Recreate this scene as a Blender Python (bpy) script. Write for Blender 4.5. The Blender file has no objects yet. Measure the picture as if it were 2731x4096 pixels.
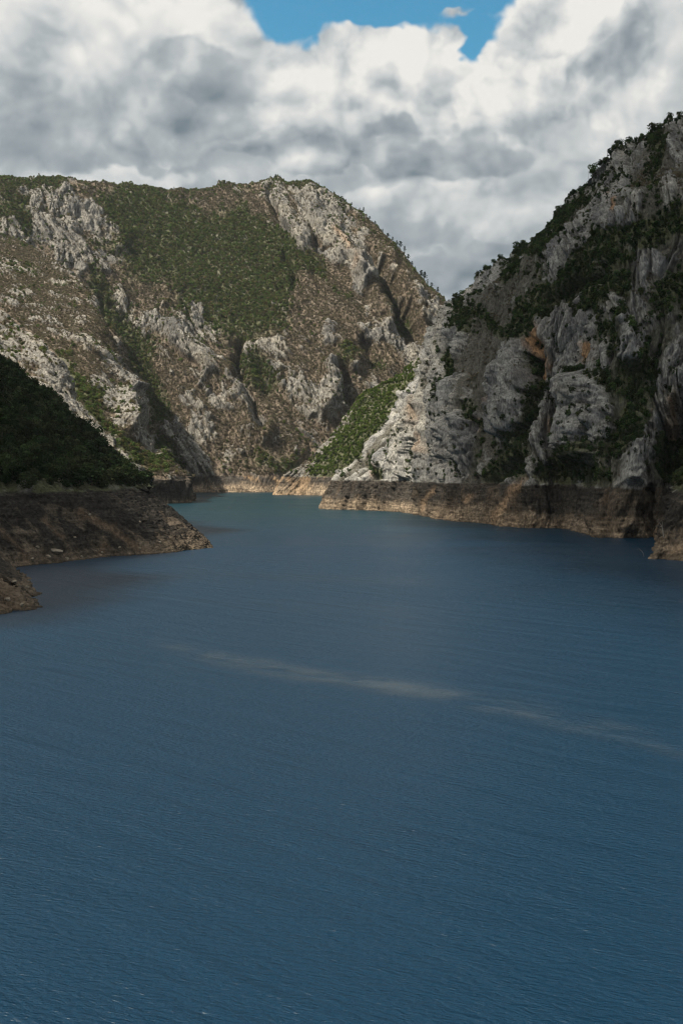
import bpy, math, random
import numpy as np
from mathutils import Vector

random.seed(5)
rng = np.random.default_rng(11)
SC = bpy.context.scene
COL = SC.collection

# ------------------------------------------------------------------ camera
F, CX, HY, HC = 3982.2, 1365.5, 1880.0, 50.0      # focal length, centre and horizon in photo pixels, eye height above the lake
cam_d = bpy.data.cameras.new('camera')
cam_d.sensor_fit = 'VERTICAL'
cam_d.sensor_height = 36.0
cam_d.sensor_width = 24.0
cam_d.lens = 35.0
cam_d.shift_y = -(2048.0 - HY) / 4096.0
cam_d.clip_start = 1.0
cam_d.clip_end = 60000.0
cam = bpy.data.objects.new('camera', cam_d)
cam.location = (0, 0, HC)
cam.rotation_euler = (math.radians(90), 0, 0)
COL.objects.link(cam)
SC.camera = cam

# ------------------------------------------------------------------ light
SUN_EL, SUN_AZ = math.radians(54), math.radians(-113)     # azimuth from +Y, negative is left
SV = np.array([math.sin(SUN_AZ) * math.cos(SUN_EL), math.cos(SUN_AZ) * math.cos(SUN_EL), math.sin(SUN_EL)])
sl = bpy.data.lights.new('sun', 'SUN')
sl.energy = 5.0
sl.angle = math.radians(0.9)
sl.color = (1.0, 0.91, 0.76)
so = bpy.data.objects.new('sun', sl)
so.rotation_euler = Vector(-SV).to_track_quat('-Z', 'Y').to_euler()
COL.objects.link(so)

vs = SC.view_settings
vs.view_transform = 'Standard'
vs.look = 'None'
vs.exposure = 0.58
vs.gamma = 1.0
vs.use_curve_mapping = False
SC.display_settings.display_device = 'sRGB'
cy = SC.cycles
cy.max_bounces = 5
cy.diffuse_bounces = 3
cy.glossy_bounces = 2
cy.transmission_bounces = 2
cy.transparent_max_bounces = 4
cy.volume_bounces = 0
cy.use_denoising = True
cy.denoising_prefilter = 'ACCURATE'
cy.denoising_quality = 'HIGH'
cy.use_adaptive_sampling = True
cy.adaptive_threshold = 0.012
cy.adaptive_min_samples = 12
cy.pixel_filter_type = 'BLACKMAN_HARRIS'
cy.filter_width = 1.15
cy.sample_clamp_direct = 4.0
cy.sample_clamp_indirect = 3.0
cy.caustics_reflective = False
cy.caustics_refractive = False


class NT:
    """short hand for building node trees"""
    def __init__(self, tree):
        self.t = tree

    def n(self, kind, **kw):
        nd = self.t.nodes.new(kind)
        for k, v in kw.items():
            setattr(nd, k, v)
        return nd

    def link(self, a, b):
        self.t.links.new(a, b)

    def put(self, sock, v):
        if isinstance(v, bpy.types.NodeSocket):
            self.link(v, sock)
        elif v is not None:
            sock.default_value = v

    def math(self, op, a, b=None, c=None, clamp=False):
        nd = self.n('ShaderNodeMath', operation=op, use_clamp=clamp)
        for i, v in enumerate((a, b, c)):
            self.put(nd.inputs[i], v)
        return nd.outputs[0]

    def vec(self, op, a, b=None, c=None):
        nd = self.n('ShaderNodeVectorMath', operation=op)
        for i, v in enumerate((a, b, c)):
            self.put(nd.inputs[i], v)
        return nd.outputs['Value'] if op in ('LENGTH', 'DISTANCE', 'DOT_PRODUCT') else nd.outputs[0]

    def scale(self, a, s):
        nd = self.n('ShaderNodeVectorMath', operation='SCALE')
        self.put(nd.inputs[0], a)
        self.put(nd.inputs['Scale'], s)
        return nd.outputs[0]

    def noise(self, vec, scale=1.0, detail=4.0, rough=0.5, dist=0.0, lac=2.0, color=False):
        nd = self.n('ShaderNodeTexNoise')
        self.put(nd.inputs['Vector'], vec)
        nd.inputs['Scale'].default_value = scale
        nd.inputs['Detail'].default_value = detail
        nd.inputs['Roughness'].default_value = rough
        nd.inputs['Lacunarity'].default_value = lac
        nd.inputs['Distortion'].default_value = dist
        return nd.outputs['Color' if color else 0]

    def ramp(self, v, a, b, lo=0.0, hi=1.0, smooth=True):
        nd = self.n('ShaderNodeMapRange')
        nd.interpolation_type = 'SMOOTHSTEP' if smooth else 'LINEAR'
        self.put(nd.inputs['Value'], v)
        nd.inputs['From Min'].default_value = a
        nd.inputs['From Max'].default_value = b
        nd.inputs['To Min'].default_value = lo
        nd.inputs['To Max'].default_value = hi
        return nd.outputs[0]

    def mix(self, f, a, b, blend='MIX'):
        nd = self.n('ShaderNodeMix', data_type='RGBA', blend_type=blend)
        self.put(nd.inputs[0], f)
        self.put(nd.inputs[6], a)
        self.put(nd.inputs[7], b)
        return nd.outputs[2]


# ------------------------------------------------------------------ sky: clear sky seen through gaps in cumulus
def build_world():
    w = bpy.data.worlds.new('World')
    SC.world = w
    w.use_nodes = True
    t = w.node_tree
    t.nodes.clear()
    N = NT(t)
    # cloud relief as a node group, used twice so the billows are lit from the sun's side
    g = bpy.data.node_groups.new('cloud_relief', 'ShaderNodeTree')
    g.interface.new_socket('Vector', in_out='INPUT', socket_type='NodeSocketVector')
    g.interface.new_socket('Value', in_out='OUTPUT', socket_type='NodeSocketFloat')
    G = NT(g)
    gi, go = G.n('NodeGroupInput'), G.n('NodeGroupOutput')
    p = gi.outputs[0]
    wp = G.noise(p, 6.0, 2.0, 0.5, color=True)
    p2 = G.vec('ADD', p, G.scale(G.vec('SUBTRACT', wp, (0.5, 0.5, 0.5)), 0.04))
    big = G.noise(p2, 6.5, 9.0, 0.54)
    b1 = G.math('ABSOLUTE', G.math('SUBTRACT', G.noise(p2, 16.0, 0.0), 0.5))
    b2 = G.math('ABSOLUTE', G.math('SUBTRACT', G.noise(p2, 36.0, 1.0, 0.5), 0.5))
    puff = G.math('ADD', G.math('MULTIPLY', b1, 0.55), G.math('MULTIPLY', b2, 0.30))
    G.link(G.math('ADD', big, G.math('SUBTRACT', puff, 0.10)), go.inputs[0])

    tc = N.n('ShaderNodeTexCoord')
    d = N.vec('NORMALIZE', tc.outputs['Generated'])

    def relief(v):
        nd = N.n('ShaderNodeGroup')
        nd.node_tree = g
        N.link(v, nd.inputs[0])
        return nd.outputs[0]

    ds = N.vec('MULTIPLY', d, (1.0, 1.0, 1.1))
    r0 = relief(ds)
    r1 = relief(N.vec('ADD', ds, (-0.013, 0.0, 0.020)))
    wob = N.noise(ds, 9.0, 4.0, 0.6, color=True)
    dw = N.vec('ADD', d, N.scale(N.vec('SUBTRACT', wob, (0.5, 0.5, 0.5)), 0.09))

    def blobs(spec, start):
        acc = start
        for (x, y, rx, ry, wt) in spec:             # centre and radii of a cloud or gap, as an angle on the sky
            u, v = (x - CX) / F, (HY - y) / F
            c = Vector((u, 1.0, v)).normalized()
            s = Vector((F / rx, 3.0, F / ry))
            nd = N.vec('MULTIPLY_ADD', dw, tuple(s), tuple(-a * b for a, b in zip(c, s)))
            k = N.ramp(N.vec('LENGTH', nd), 1.0, 0.15, 0.0, wt)
            acc = N.math('ADD', acc, k)
        return acc

    cover = blobs(SKY_COVER, N.math('MULTIPLY', N.math('SUBTRACT', r0, 0.5), 1.7))
    alpha = N.ramp(N.math('ADD', cover, 0.66), -0.16, 0.32)
    sep = N.n('ShaderNodeSeparateXYZ')
    N.link(dw, sep.inputs[0])
    rel = N.math('SUBTRACT', r0, r1)                # lit side minus shaded side of each billow
    soft = N.math('MULTIPLY', N.math('SUBTRACT', r0, 0.5), 0.22)
    light = N.math('ADD', N.math('ADD', N.math('MULTIPLY', rel, 0.9), soft), 0.68)
    for (x, y, rx, ry, amp, edge, top, bot, k) in SKY_LAYERS:     # cumulus banks, farthest first: bright heads, grey bases
        u, v = (x - CX) / F, (HY - y) / F
        c = Vector((u, 1.0, v)).normalized()
        s = Vector((F / rx, 3.0, F / ry))
        nd = N.vec('MULTIPLY_ADD', dw, tuple(s), tuple(-a * b for a, b in zip(c, s)))
        f = N.math('ADD', N.math('SUBTRACT', 1.0, N.vec('LENGTH', nd)), N.math('MULTIPLY', N.math('SUBTRACT', r0, 0.5), amp))
        m = N.ramp(f, 0.0, edge)
        hgt = N.ramp(sep.outputs[2], c.z - 0.75 * ry / F, c.z + 0.75 * ry / F, bot, top)
        li = N.math('ADD', N.math('ADD', hgt, N.math('MULTIPLY', rel, k * 1.05)), soft)
        mx = N.n('ShaderNodeMix', data_type='FLOAT')
        N.put(mx.inputs[0], m)
        N.put(mx.inputs[2], light)
        N.put(mx.inputs[3], li)
        light = mx.outputs[0]
    cr = N.n('ShaderNodeValToRGB')
    N.put(cr.inputs[0], light)
    el = cr.color_ramp.elements
    el[0].position, el[0].color = 0.0, (0.100, 0.138, 0.172, 1)
    el[1].position, el[1].color = 1.0, (0.83, 0.815, 0.775, 1)
    e = el.new(0.30); e.color = (0.195, 0.238, 0.27, 1)
    e = el.new(0.60); e.color = (0.40, 0.44, 0.462, 1)
    e = el.new(0.82); e.color = (0.64, 0.655, 0.65, 1)
    cl = N.scale(cr.outputs[0], 6.9)
    sk = N.n('ShaderNodeTexSky', sky_type='NISHITA')
    sk.sun_disc = False
    sk.sun_elevation = SUN_EL
    sk.sun_rotation = SUN_AZ
    sk.altitude = 300
    sk.air_density = 1.2
    sk.dust_density = 0.4
    sk.ozone_density = 2.5
    col = N.mix(alpha, N.vec('MULTIPLY', sk.outputs[0], (0.46, 0.98, 0.95)), cl)
    bg = N.n('ShaderNodeBackground')
    N.link(col, bg.inputs[0])
    bg.inputs[1].default_value = 0.10
    out = N.n('ShaderNodeOutputWorld')
    N.link(bg.outputs[0], out.inputs[0])
    w.cycles.sampling_method = 'NONE'


# photo pixels: x, y, radius x, radius y, weight
SKY_COVER = [
    (1190, 70, 280, 210, -1.5), (1500, -20, 340, 140, -1.4), (1760, 30, 290, 150, -1.3), (1960, 70, 170, 200, -1.0), (1910, 215, 80, 125, -1.0),
    (1830, 78, 230, 55, 1.0), (1420, 150, 170, 120, 0.5), (650, 120, 420, 330, 0.5), (2450, 200, 420, 400, 0.6), (1300, 520, 1100, 330, 0.5),
]
# centre x, y, radii, edge raggedness, edge softness, light at the head, light at the base, relief
SKY_LAYERS = [
    (2450, 300, 800, 520, 1.5, 0.4, 0.88, 0.74, 0.8),
    (1480, 330, 560, 330, 1.4, 0.1, 0.923, 0.76, 2.0),
    (1800, 330, 250, 230, 1.4, 0.1, 0.911, 0.78, 2.0),
    (2250, 260, 420, 300, 1.4, 0.12, 0.911, 0.74, 1.8),
    (2080, 450, 230, 150, 1.5, 0.14, 0.936, 0.84, 1.8),
    (1050, 420, 420, 190, 1.6, 0.12, 0.874, 0.64, 1.9),
    (1300, 540, 330, 130, 1.5, 0.14, 0.812, 0.56, 1.7),
    (250, 590, 700, 120, 1.5, 0.35, 0.5, 0.58, 1.0),
    (640, 530, 330, 100, 1.6, 0.14, 0.824, 0.6, 1.7),
    (380, 250, 640, 330, 1.2, 0.12, 0.98, 0.50, 1.2),
    (330, 470, 420, 100, 1.7, 0.4, 0.62, 0.52, 1.0),
    (760, 330, 260, 90, 1.6, 0.4, 0.58, 0.46, 1.0),
    (1680, 610, 300, 110, 1.8, 0.3, 0.56, 0.44, 1.3),
    (1560, 480, 150, 50, 1.7, 0.35, 0.58, 0.5, 1.1),
    (1980, 660, 200, 70, 1.8, 0.4, 0.58, 0.52, 1.1),
    (1600, 800, 420, 90, 1.5, 0.35, 0.861, 0.7, 1.2),
    (1750, 950, 440, 100, 1.4, 0.45, 0.56, 0.46, 0.9),
    (1980, 860, 260, 70, 1.5, 0.45, 0.75, 0.64, 1.0),
    (1720, 1120, 420, 100, 1.3, 0.55, 0.48, 0.4, 0.7),
    (500, 700, 420, 60, 1.4, 0.45, 0.849, 0.84, 0.9),
]
build_world()


# ------------------------------------------------------------------ helpers
def P(px, py, d):
    return np.array([(px - CX) * d / F, d, HC - (py - HY) * d / F])


def W(px, py):
    return P(px, py, F * HC / (py - HY))


def Z(px, d, z=0.0):
    return np.array([(px - CX) * d / F, d, z])


def proj(X):
    return CX + F * X[..., 0] / X[..., 1], HY - F * (X[..., 2] - HC) / X[..., 1]


_perm = rng.permutation(256).astype(np.int32)
_perm = np.concatenate([_perm, _perm, _perm])
_g = rng.normal(size=(256, 3))
_g /= np.linalg.norm(_g, axis=1)[:, None]
_g = _g.astype(np.float32)
_gx, _gy, _gz = (np.ascontiguousarray(_g[:, i]) for i in range(3))


def noise(x, y, z=0.0, seed=0):
    x, y, z = np.broadcast_arrays(np.asarray(x, np.float32), np.asarray(y, np.float32), np.asarray(z, np.float32))
    x = x + np.float32(seed * 17.31 % 256)
    y = y + np.float32(seed * 7.77 % 256)
    xi, yi, zi = np.floor(x), np.floor(y), np.floor(z)
    fx, fy, fz = x - xi, y - yi, z - zi
    X, Y, ZZ = xi.astype(np.int32) & 255, yi.astype(np.int32) & 255, zi.astype(np.int32) & 255
    u, v, w = (t * t * t * (t * (t * 6 - 15) + 10) for t in (fx, fy, fz))
    out = 0.0
    for i in (0, 1):
        wx = u if i else 1 - u
        for j in (0, 1):
            wy = v if j else 1 - v
            for k in (0, 1):
                wz = w if k else 1 - w
                h = _perm[_perm[_perm[(X + i) & 255] + ((Y + j) & 255)] + ((ZZ + k) & 255)]
                out = out + wx * wy * wz * (_gx[h] * (fx - i) + _gy[h] * (fy - j) + _gz[h] * (fz - k))
    return out * 1.6


def fbm(x, y, z=0.0, octs=4, rough=0.5, seed=0):
    a, s, f = 1.0, 0.0, 1.0
    for o in range(octs):
        s = s + a * noise(x * f, y * f, z * f, seed + o * 3)
        a *= rough
        f *= 2.03
    return s


def blocks(u, v, seed=0):
    """value noise with flat tops: joint-bounded slabs standing proud or recessed"""
    ui, vi = np.floor(u), np.floor(v)
    off = 0.5 * (ui.astype(np.int64) & 1)             # courses staggered from column to column
    v = v + off
    vi = np.floor(v)
    fu, fv = sstep(0.36, 0.64, u - ui), sstep(0.36, 0.64, v - vi)
    def hv(i, j):
        I, J = (ui.astype(np.int64) + i + seed * 13) & 255, (vi.astype(np.int64) + j + seed * 29) & 255
        return _perm[_perm[I] + J] / 255.0 - 0.5
    return (hv(0, 0) * (1 - fu) + hv(1, 0) * fu) * (1 - fv) + (hv(0, 1) * (1 - fu) + hv(1, 1) * fu) * fv


def sstep(a, b, v):
    t = np.clip((v - a) / (b - a), 0, 1)
    return t * t * (3 - 2 * t)


def dist_poly(px, py, pts):
    best = np.full(px.shape, 1e9)
    pts = [np.array(p, float) for p in pts]
    if len(pts) == 1:
        return np.hypot(px - pts[0][0], py - pts[0][1])
    for a, b in zip(pts[:-1], pts[1:]):
        ab = b - a
        t = np.clip(((px - a[0]) * ab[0] + (py - a[1]) * ab[1]) / max(ab @ ab, 1e-6), 0, 1)
        best = np.minimum(best, np.hypot(px - a[0] - t * ab[0], py - a[1] - t * ab[1]))
    return best


def stroke(px, py, pts, w):
    d = dist_poly(px, py, pts) / w
    return np.exp(-d * d)


def catmull(ctrl, counts):
    """ctrl (K, ...) -> resampled along axis 0"""
    K = len(ctrl)
    out = []
    for i in range(K - 1):
        p0 = ctrl[i - 1] if i > 0 else 2 * ctrl[0] - ctrl[1]
        p1, p2 = ctrl[i], ctrl[i + 1]
        p3 = ctrl[i + 2] if i + 2 < K else 2 * ctrl[-1] - ctrl[-2]
        t = np.arange(counts[i]) / counts[i]
        t = t.reshape(-1, *([1] * (ctrl.ndim - 1)))
        h = 0.4
        m1, m2 = h * (p2 - p0), h * (p3 - p1)
        t2, t3 = t * t, t * t * t
        out.append((2 * t3 - 3 * t2 + 1) * p1 + (t3 - 2 * t2 + t) * m1 + (-2 * t3 + 3 * t2) * p2 + (t3 - t2) * m2)
    out.append(ctrl[-1][None])
    return np.concatenate(out, 0)


RING = 36.5


def sheet(cols, step, run=25.0, nm=3, bulge=0.0, back=(90.0, 400.0, 40.0, 260.0), cap=400, prof=None):
    """control net of a hillside: each column runs from the waterline (given) over the drawdown line to the crest and down the back"""
    net = []
    for c in cols:
        c = [np.array(p, float) for p in c]
        off = c.pop() if len(c[-1]) == 2 else None
        w, r = c[0], c[-1]
        mids = c[1:-1]
        tgt = mids[0] if mids else r
        h = (tgt - w)[:2]
        h = h / (np.linalg.norm(h) + 1e-6)
        under = np.array([w[0] - h[0] * 14, w[1] - h[1] * 14, -16.0])
        if not mids:
            hh = np.linalg.norm((r - w)[:2])
            rr = min(run, 0.45 * hh)
            ring = np.array([w[0] + h[0] * rr, w[1] + h[1] * rr, min(RING + 1.0, w[2] + 0.7 * (r[2] - w[2]))])
            if off is not None:
                ring = np.array([w[0] + off[0], w[1] + off[1], RING + 1.0])
                h = off / np.linalg.norm(off)
                under = np.array([w[0] - h[0] * 14, w[1] - h[1] * 14, -16.0])
            mids = [ring]
            for k in range(1, nm + 1):
                f = k / (nm + 1)
                m = ring + (r - ring) * f
                if prof:
                    m = np.array([*(ring + (r - ring) * prof[k - 1][0])[:2], ring[2] + (r[2] - ring[2]) * prof[k - 1][1]])
                m[2] += bulge * math.sin(math.pi * f)
                mids.append(m)
        hb = (r - w)[:2]
        hb = hb / (np.linalg.norm(hb) + 1e-6)
        hb = hb + np.array([0, 0.6])
        hb = hb / np.linalg.norm(hb)
        b1 = np.array([r[0] + hb[0] * back[0], r[1] + hb[1] * back[0], r[2] - back[2]])
        b2 = np.array([r[0] + hb[0] * back[1], r[1] + hb[1] * back[1], r[2] - back[3]])
        net.append([under, w] + mids + [r, b1, b2])
    net = np.array(net)                              # C, K, 3
    px, py = proj(net)
    cc = np.clip(np.nanmean(np.hypot(np.diff(px, axis=0), np.diff(py, axis=0)), axis=1) / step, 6, cap).astype(int)
    kk = np.clip(np.nanmax(np.hypot(np.diff(px, axis=1), np.diff(py, axis=1)), axis=0) * 0.8 / step, 6, cap).astype(int)
    kk[0] = 6
    kk[-1] = min(kk[-1], 12)
    kk[-2] = min(kk[-2], 40)
    g = catmull(net, list(cc))                       # U, K, 3
    g = catmull(np.swapaxes(g, 0, 1), list(kk))      # V, U, 3
    return g, int(sum(kk[:-2]))


def normals(g):
    dv = np.gradient(g, axis=0)
    du = np.gradient(g, axis=1)
    n = np.cross(du, dv)
    n /= np.linalg.norm(n, axis=-1, keepdims=True) + 1e-9
    mid = n[n.shape[0] // 2, n.shape[1] // 2]
    if mid[2] < 0:
        n = -n
    return n


def grid_mesh(name, g, attrs, mat):
    V, U = g.shape[:2]
    me = bpy.data.meshes.new(name)
    me.vertices.add(V * U)
    me.vertices.foreach_set('co', g.reshape(-1).astype(np.float32))
    idx = np.arange(V * U).reshape(V, U)
    q = np.stack([idx[:-1, :-1], idx[:-1, 1:], idx[1:, 1:], idx[1:, :-1]], -1).reshape(-1, 4)
    # face upwards / towards the lake
    a, b, c = g.reshape(-1, 3)[q[len(q) // 2, 0]], g.reshape(-1, 3)[q[len(q) // 2, 1]], g.reshape(-1, 3)[q[len(q) // 2, 2]]
    if np.cross(b - a, c - a)[2] < 0:
        q = q[:, ::-1]
    me.loops.add(q.size)
    me.loops.foreach_set('vertex_index', q.reshape(-1).astype(np.int32))
    me.polygons.add(len(q))
    me.polygons.foreach_set('loop_start', (np.arange(len(q)) * 4).astype(np.int32))
    me.update()
    for k, v in attrs.items():
        if v.ndim == 3:
            at = me.attributes.new(k, 'FLOAT_COLOR', 'POINT')
            rgba = np.concatenate([v, np.ones(v.shape[:2] + (1,))], -1)
            at.data.foreach_set('color', rgba.reshape(-1).astype(np.float32))
        else:
            at = me.attributes.new(k, 'FLOAT', 'POINT')
            at.data.foreach_set('value', v.reshape(-1).astype(np.float32))
    me.materials.append(mat)
    o = bpy.data.objects.new(name, me)
    COL.objects.link(o)
    return o


# ------------------------------------------------------------------ materials
def new_mat(name):
    m = bpy.data.materials.new(name)
    m.use_nodes = True
    m.node_tree.nodes.clear()
    return m, NT(m.node_tree)


def mat_land(name, grain):
    m, N = new_mat(name)
    at = N.n('ShaderNodeAttribute', attribute_name='albedo')
    rk = N.n('ShaderNodeAttribute', attribute_name='rock').outputs['Fac']
    geo = N.n('ShaderNodeNewGeometry')
    pos = geo.outputs['Position']
    ps = N.vec('MULTIPLY', pos, (1.0, 1.0, 0.35))
    n1 = N.noise(ps, 0.55 / grain, 6.0, 0.62)
    n2 = N.noise(pos, 0.10 / grain, 5.0, 0.6)
    f = N.ramp(n1, 0.30, 0.70, 0.50, 1.42)
    f2 = N.ramp(n2, 0.28, 0.72, 0.78, 1.2)
    c = N.scale(at.outputs['Color'], N.math('MULTIPLY', f, f2))
    bs = N.n('ShaderNodeBsdfPrincipled')
    N.link(c, bs.inputs['Base Color'])
    bs.inputs['Roughness'].default_value = 0.92
    bs.inputs['Specular IOR Level'].default_value = 0.15
    bp = N.n('ShaderNodeBump')
    bp.inputs['Distance'].default_value = 2.6 * grain
    bp.inputs['Strength'].default_value = 1.0
    cr = N.noise(ps, 0.9 / grain, 7.0, 0.68)
    N.link(N.math('MULTIPLY', cr, N.math('ADD', N.math('MULTIPLY', rk, 0.7), 0.5)), bp.inputs['Height'])
    N.link(bp.outputs[0], bs.inputs['Normal'])
    out = N.n('ShaderNodeOutputMaterial')
    N.link(bs.outputs[0], out.inputs[0])
    return m


def mat_leaf(name, cols, trans=0.25):
    """leaf colour picked per plant from a list of tones"""
    m, N = new_mat(name)
    oi = N.n('ShaderNodeObjectInfo')
    cr = N.n('ShaderNodeValToRGB')
    cr.color_ramp.interpolation = 'LINEAR'
    el = cr.color_ramp.elements
    for i, c in enumerate(cols):
        x = i / (len(cols) - 1)
        e = el[0] if i == 0 else (el[len(el) - 1] if i == len(cols) - 1 else el.new(x))
        e.position = x
        e.color = (*c, 1)
    N.link(oi.outputs['Random'], cr.inputs[0])
    geo = N.n('ShaderNodeNewGeometry')
    v = N.ramp(geo.outputs['Random Per Island'], 0, 1, 0.65, 1.35, smooth=False)
    pl = N.math('FRACT', N.math('MULTIPLY', oi.outputs['Random'], 37.7))
    v = N.math('MULTIPLY', v, N.ramp(pl, 0, 1, 0.55, 1.5, smooth=False))
    c = N.scale(cr.outputs[0], v)
    df = N.n('ShaderNodeBsdfDiffuse')
    N.link(c, df.inputs[0])
    tr = N.n('ShaderNodeBsdfTranslucent')
    N.link(c, tr.inputs[0])
    mx = N.n('ShaderNodeMixShader')
    mx.inputs[0].default_value = trans
    N.link(df.outputs[0], mx.inputs[1])
    N.link(tr.outputs[0], mx.inputs[2])
    out = N.n('ShaderNodeOutputMaterial')
    N.link(mx.outputs[0], out.inputs[0])
    return m


def mat_plain(name, col, rough=0.9, scale=3.0):
    m, N = new_mat(name)
    tc = N.n('ShaderNodeTexCoord')
    f = N.ramp(N.noise(tc.outputs['Object'], scale, 5.0, 0.6), 0.25, 0.75, 0.6, 1.35)
    rgb = N.n('ShaderNodeRGB')
    rgb.outputs[0].default_value = (*col, 1)
    bs = N.n('ShaderNodeBsdfPrincipled')
    N.link(N.scale(rgb.outputs[0], f), bs.inputs['Base Color'])
    bs.inputs['Roughness'].default_value = rough
    bs.inputs['Specular IOR Level'].default_value = 0.2
    bp = N.n('ShaderNodeBump')
    bp.inputs['Strength'].default_value = 0.6
    bp.inputs['Distance'].default_value = 0.3
    N.link(N.noise(tc.outputs['Object'], scale * 3, 5.0, 0.6), bp.inputs['Height'])
    N.link(bp.outputs[0], bs.inputs['Normal'])
    out = N.n('ShaderNodeOutputMaterial')
    N.link(bs.outputs[0], out.inputs[0])
    return m


def mat_water():
    m, N = new_mat('lake_water')
    geo = N.n('ShaderNodeNewGeometry')
    pos = geo.outputs['Position']
    sep = N.n('ShaderNodeSeparateXYZ')
    N.link(pos, sep.inputs[0])
    rot = N.n('ShaderNodeVectorRotate', rotation_type='Z_AXIS')
    N.link(pos, rot.inputs['Vector'])
    rot.inputs['Angle'].default_value = math.radians(24)
    pr = rot.outputs[0]
    # wind ripples (long crests), small chop and a slow swell
    rip = N.noise(N.vec('MULTIPLY', pr, (0.42, 1.0, 1.0)), 1.6, 2.0, 0.5, 0.3)
    chop = N.noise(N.vec('MULTIPLY', pos, (0.55, 1.0, 1.0)), 3.6, 2.0, 0.6, 0.2)
    rot2 = N.n('ShaderNodeVectorRotate', rotation_type='Z_AXIS')
    N.link(pos, rot2.inputs['Vector'])
    rot2.inputs['Angle'].default_value = math.radians(38)
    swell = N.noise(N.vec('MULTIPLY', rot2.outputs[0], (0.22, 1.0, 1.0)), 0.16, 2.0, 0.5, 0.4)
    # gusts: where the wind roughens or smooths the surface
    gust = N.noise(N.vec('MULTIPLY', pr, (0.35, 1.0, 1.0)), 0.011, 3.0, 0.55, 0.6)
    gust = N.ramp(gust, 0.3, 0.7, 0.65, 1.2)
    # a calm streak lying across the lake
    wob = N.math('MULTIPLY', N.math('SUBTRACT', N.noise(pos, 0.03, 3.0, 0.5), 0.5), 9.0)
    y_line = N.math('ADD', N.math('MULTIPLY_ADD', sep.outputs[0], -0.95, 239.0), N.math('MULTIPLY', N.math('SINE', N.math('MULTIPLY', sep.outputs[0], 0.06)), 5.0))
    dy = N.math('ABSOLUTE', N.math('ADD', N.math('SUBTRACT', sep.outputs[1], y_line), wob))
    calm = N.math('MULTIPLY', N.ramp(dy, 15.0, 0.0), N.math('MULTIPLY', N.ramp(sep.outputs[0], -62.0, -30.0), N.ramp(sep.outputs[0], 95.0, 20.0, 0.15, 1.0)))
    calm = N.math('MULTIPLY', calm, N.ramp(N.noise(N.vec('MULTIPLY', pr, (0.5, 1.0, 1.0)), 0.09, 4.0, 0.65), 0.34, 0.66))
    h = N.math('ADD', N.math('MULTIPLY', rip, 0.36), N.math('MULTIPLY', chop, 0.11))
    h = N.math('MULTIPLY', h, gust)
    h = N.math('ADD', h, N.math('MULTIPLY', swell, 0.8))
    h = N.math('MULTIPLY', h, N.math('SUBTRACT', 1.0, N.math('MULTIPLY', calm, 0.5)))
    bp = N.n('ShaderNodeBump')
    bp.inputs['Strength'].default_value = 1.0
    bp.inputs['Distance'].default_value = 1.0
    N.link(h, bp.inputs['Height'])
    bs = N.n('ShaderNodeBsdfPrincipled')
    # base colour turns greener along the far reach
    far = N.ramp(sep.outputs[1], 650.0, 1200.0)
    c = N.mix(far, (0.0004, 0.0205, 0.0470, 1), (0.0020, 0.027, 0.041, 1))
    streak_sheen = N.math('MULTIPLY', calm, N.ramp(N.noise(pos, 1.6, 3.0, 0.6), 0.30, 0.70, 0.05, 0.42))
    c = N.mix(streak_sheen, c, (0.105, 0.108, 0.095, 1))      # streak's brighter reflection painted into the base colour
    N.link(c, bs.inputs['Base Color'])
    N.link(N.math('SUBTRACT', N.math('MULTIPLY_ADD', gust, 0.14, N.ramp(sep.outputs[1], 90.0, 700.0, 0.21, 0.21)), N.math('MULTIPLY', calm, 0.0)), bs.inputs['Roughness'])
    bs.inputs['IOR'].default_value = 1.333
    N.link(bp.outputs[0], bs.inputs['Normal'])
    out = N.n('ShaderNodeOutputMaterial')
    N.link(bs.outputs[0], out.inputs[0])
    return m


M_NEAR = mat_land('limestone_near', 1.0)
M_MID = mat_land('limestone_mid', 1.6)
M_FAR = mat_land('limestone_far', 2.6)
M_WATER = mat_water()
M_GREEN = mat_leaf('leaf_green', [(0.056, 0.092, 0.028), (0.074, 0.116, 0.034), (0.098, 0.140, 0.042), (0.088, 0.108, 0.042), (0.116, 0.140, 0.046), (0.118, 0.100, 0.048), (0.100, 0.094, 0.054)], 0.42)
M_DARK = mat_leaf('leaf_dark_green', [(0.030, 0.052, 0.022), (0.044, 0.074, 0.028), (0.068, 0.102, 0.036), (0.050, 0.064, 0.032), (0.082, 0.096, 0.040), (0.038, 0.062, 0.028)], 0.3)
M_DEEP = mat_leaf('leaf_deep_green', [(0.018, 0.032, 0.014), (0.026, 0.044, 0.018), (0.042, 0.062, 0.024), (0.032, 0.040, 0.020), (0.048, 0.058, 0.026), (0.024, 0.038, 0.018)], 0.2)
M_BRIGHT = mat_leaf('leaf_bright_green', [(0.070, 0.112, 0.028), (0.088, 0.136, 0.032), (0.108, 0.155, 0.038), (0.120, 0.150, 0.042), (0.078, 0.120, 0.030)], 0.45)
M_BROWN = mat_leaf('leaf_brown', [(0.120, 0.102, 0.072), (0.165, 0.138, 0.096), (0.128, 0.124, 0.074), (0.135, 0.104, 0.080), (0.185, 0.160, 0.112), (0.105, 0.112, 0.062)], 0.25)
M_PINE = mat_leaf('pine_needles', [(0.021, 0.039, 0.023), (0.034, 0.055, 0.029), (0.026, 0.047, 0.029)], 0.1)
M_BARK = mat_plain('bark', (0.10, 0.085, 0.07))
M_DEAD = mat_plain('bleached_wood', (0.24, 0.22, 0.19))
M_STONE = mat_plain('boulder_stone', (0.26, 0.22, 0.17), 0.95, 0.8)

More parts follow.
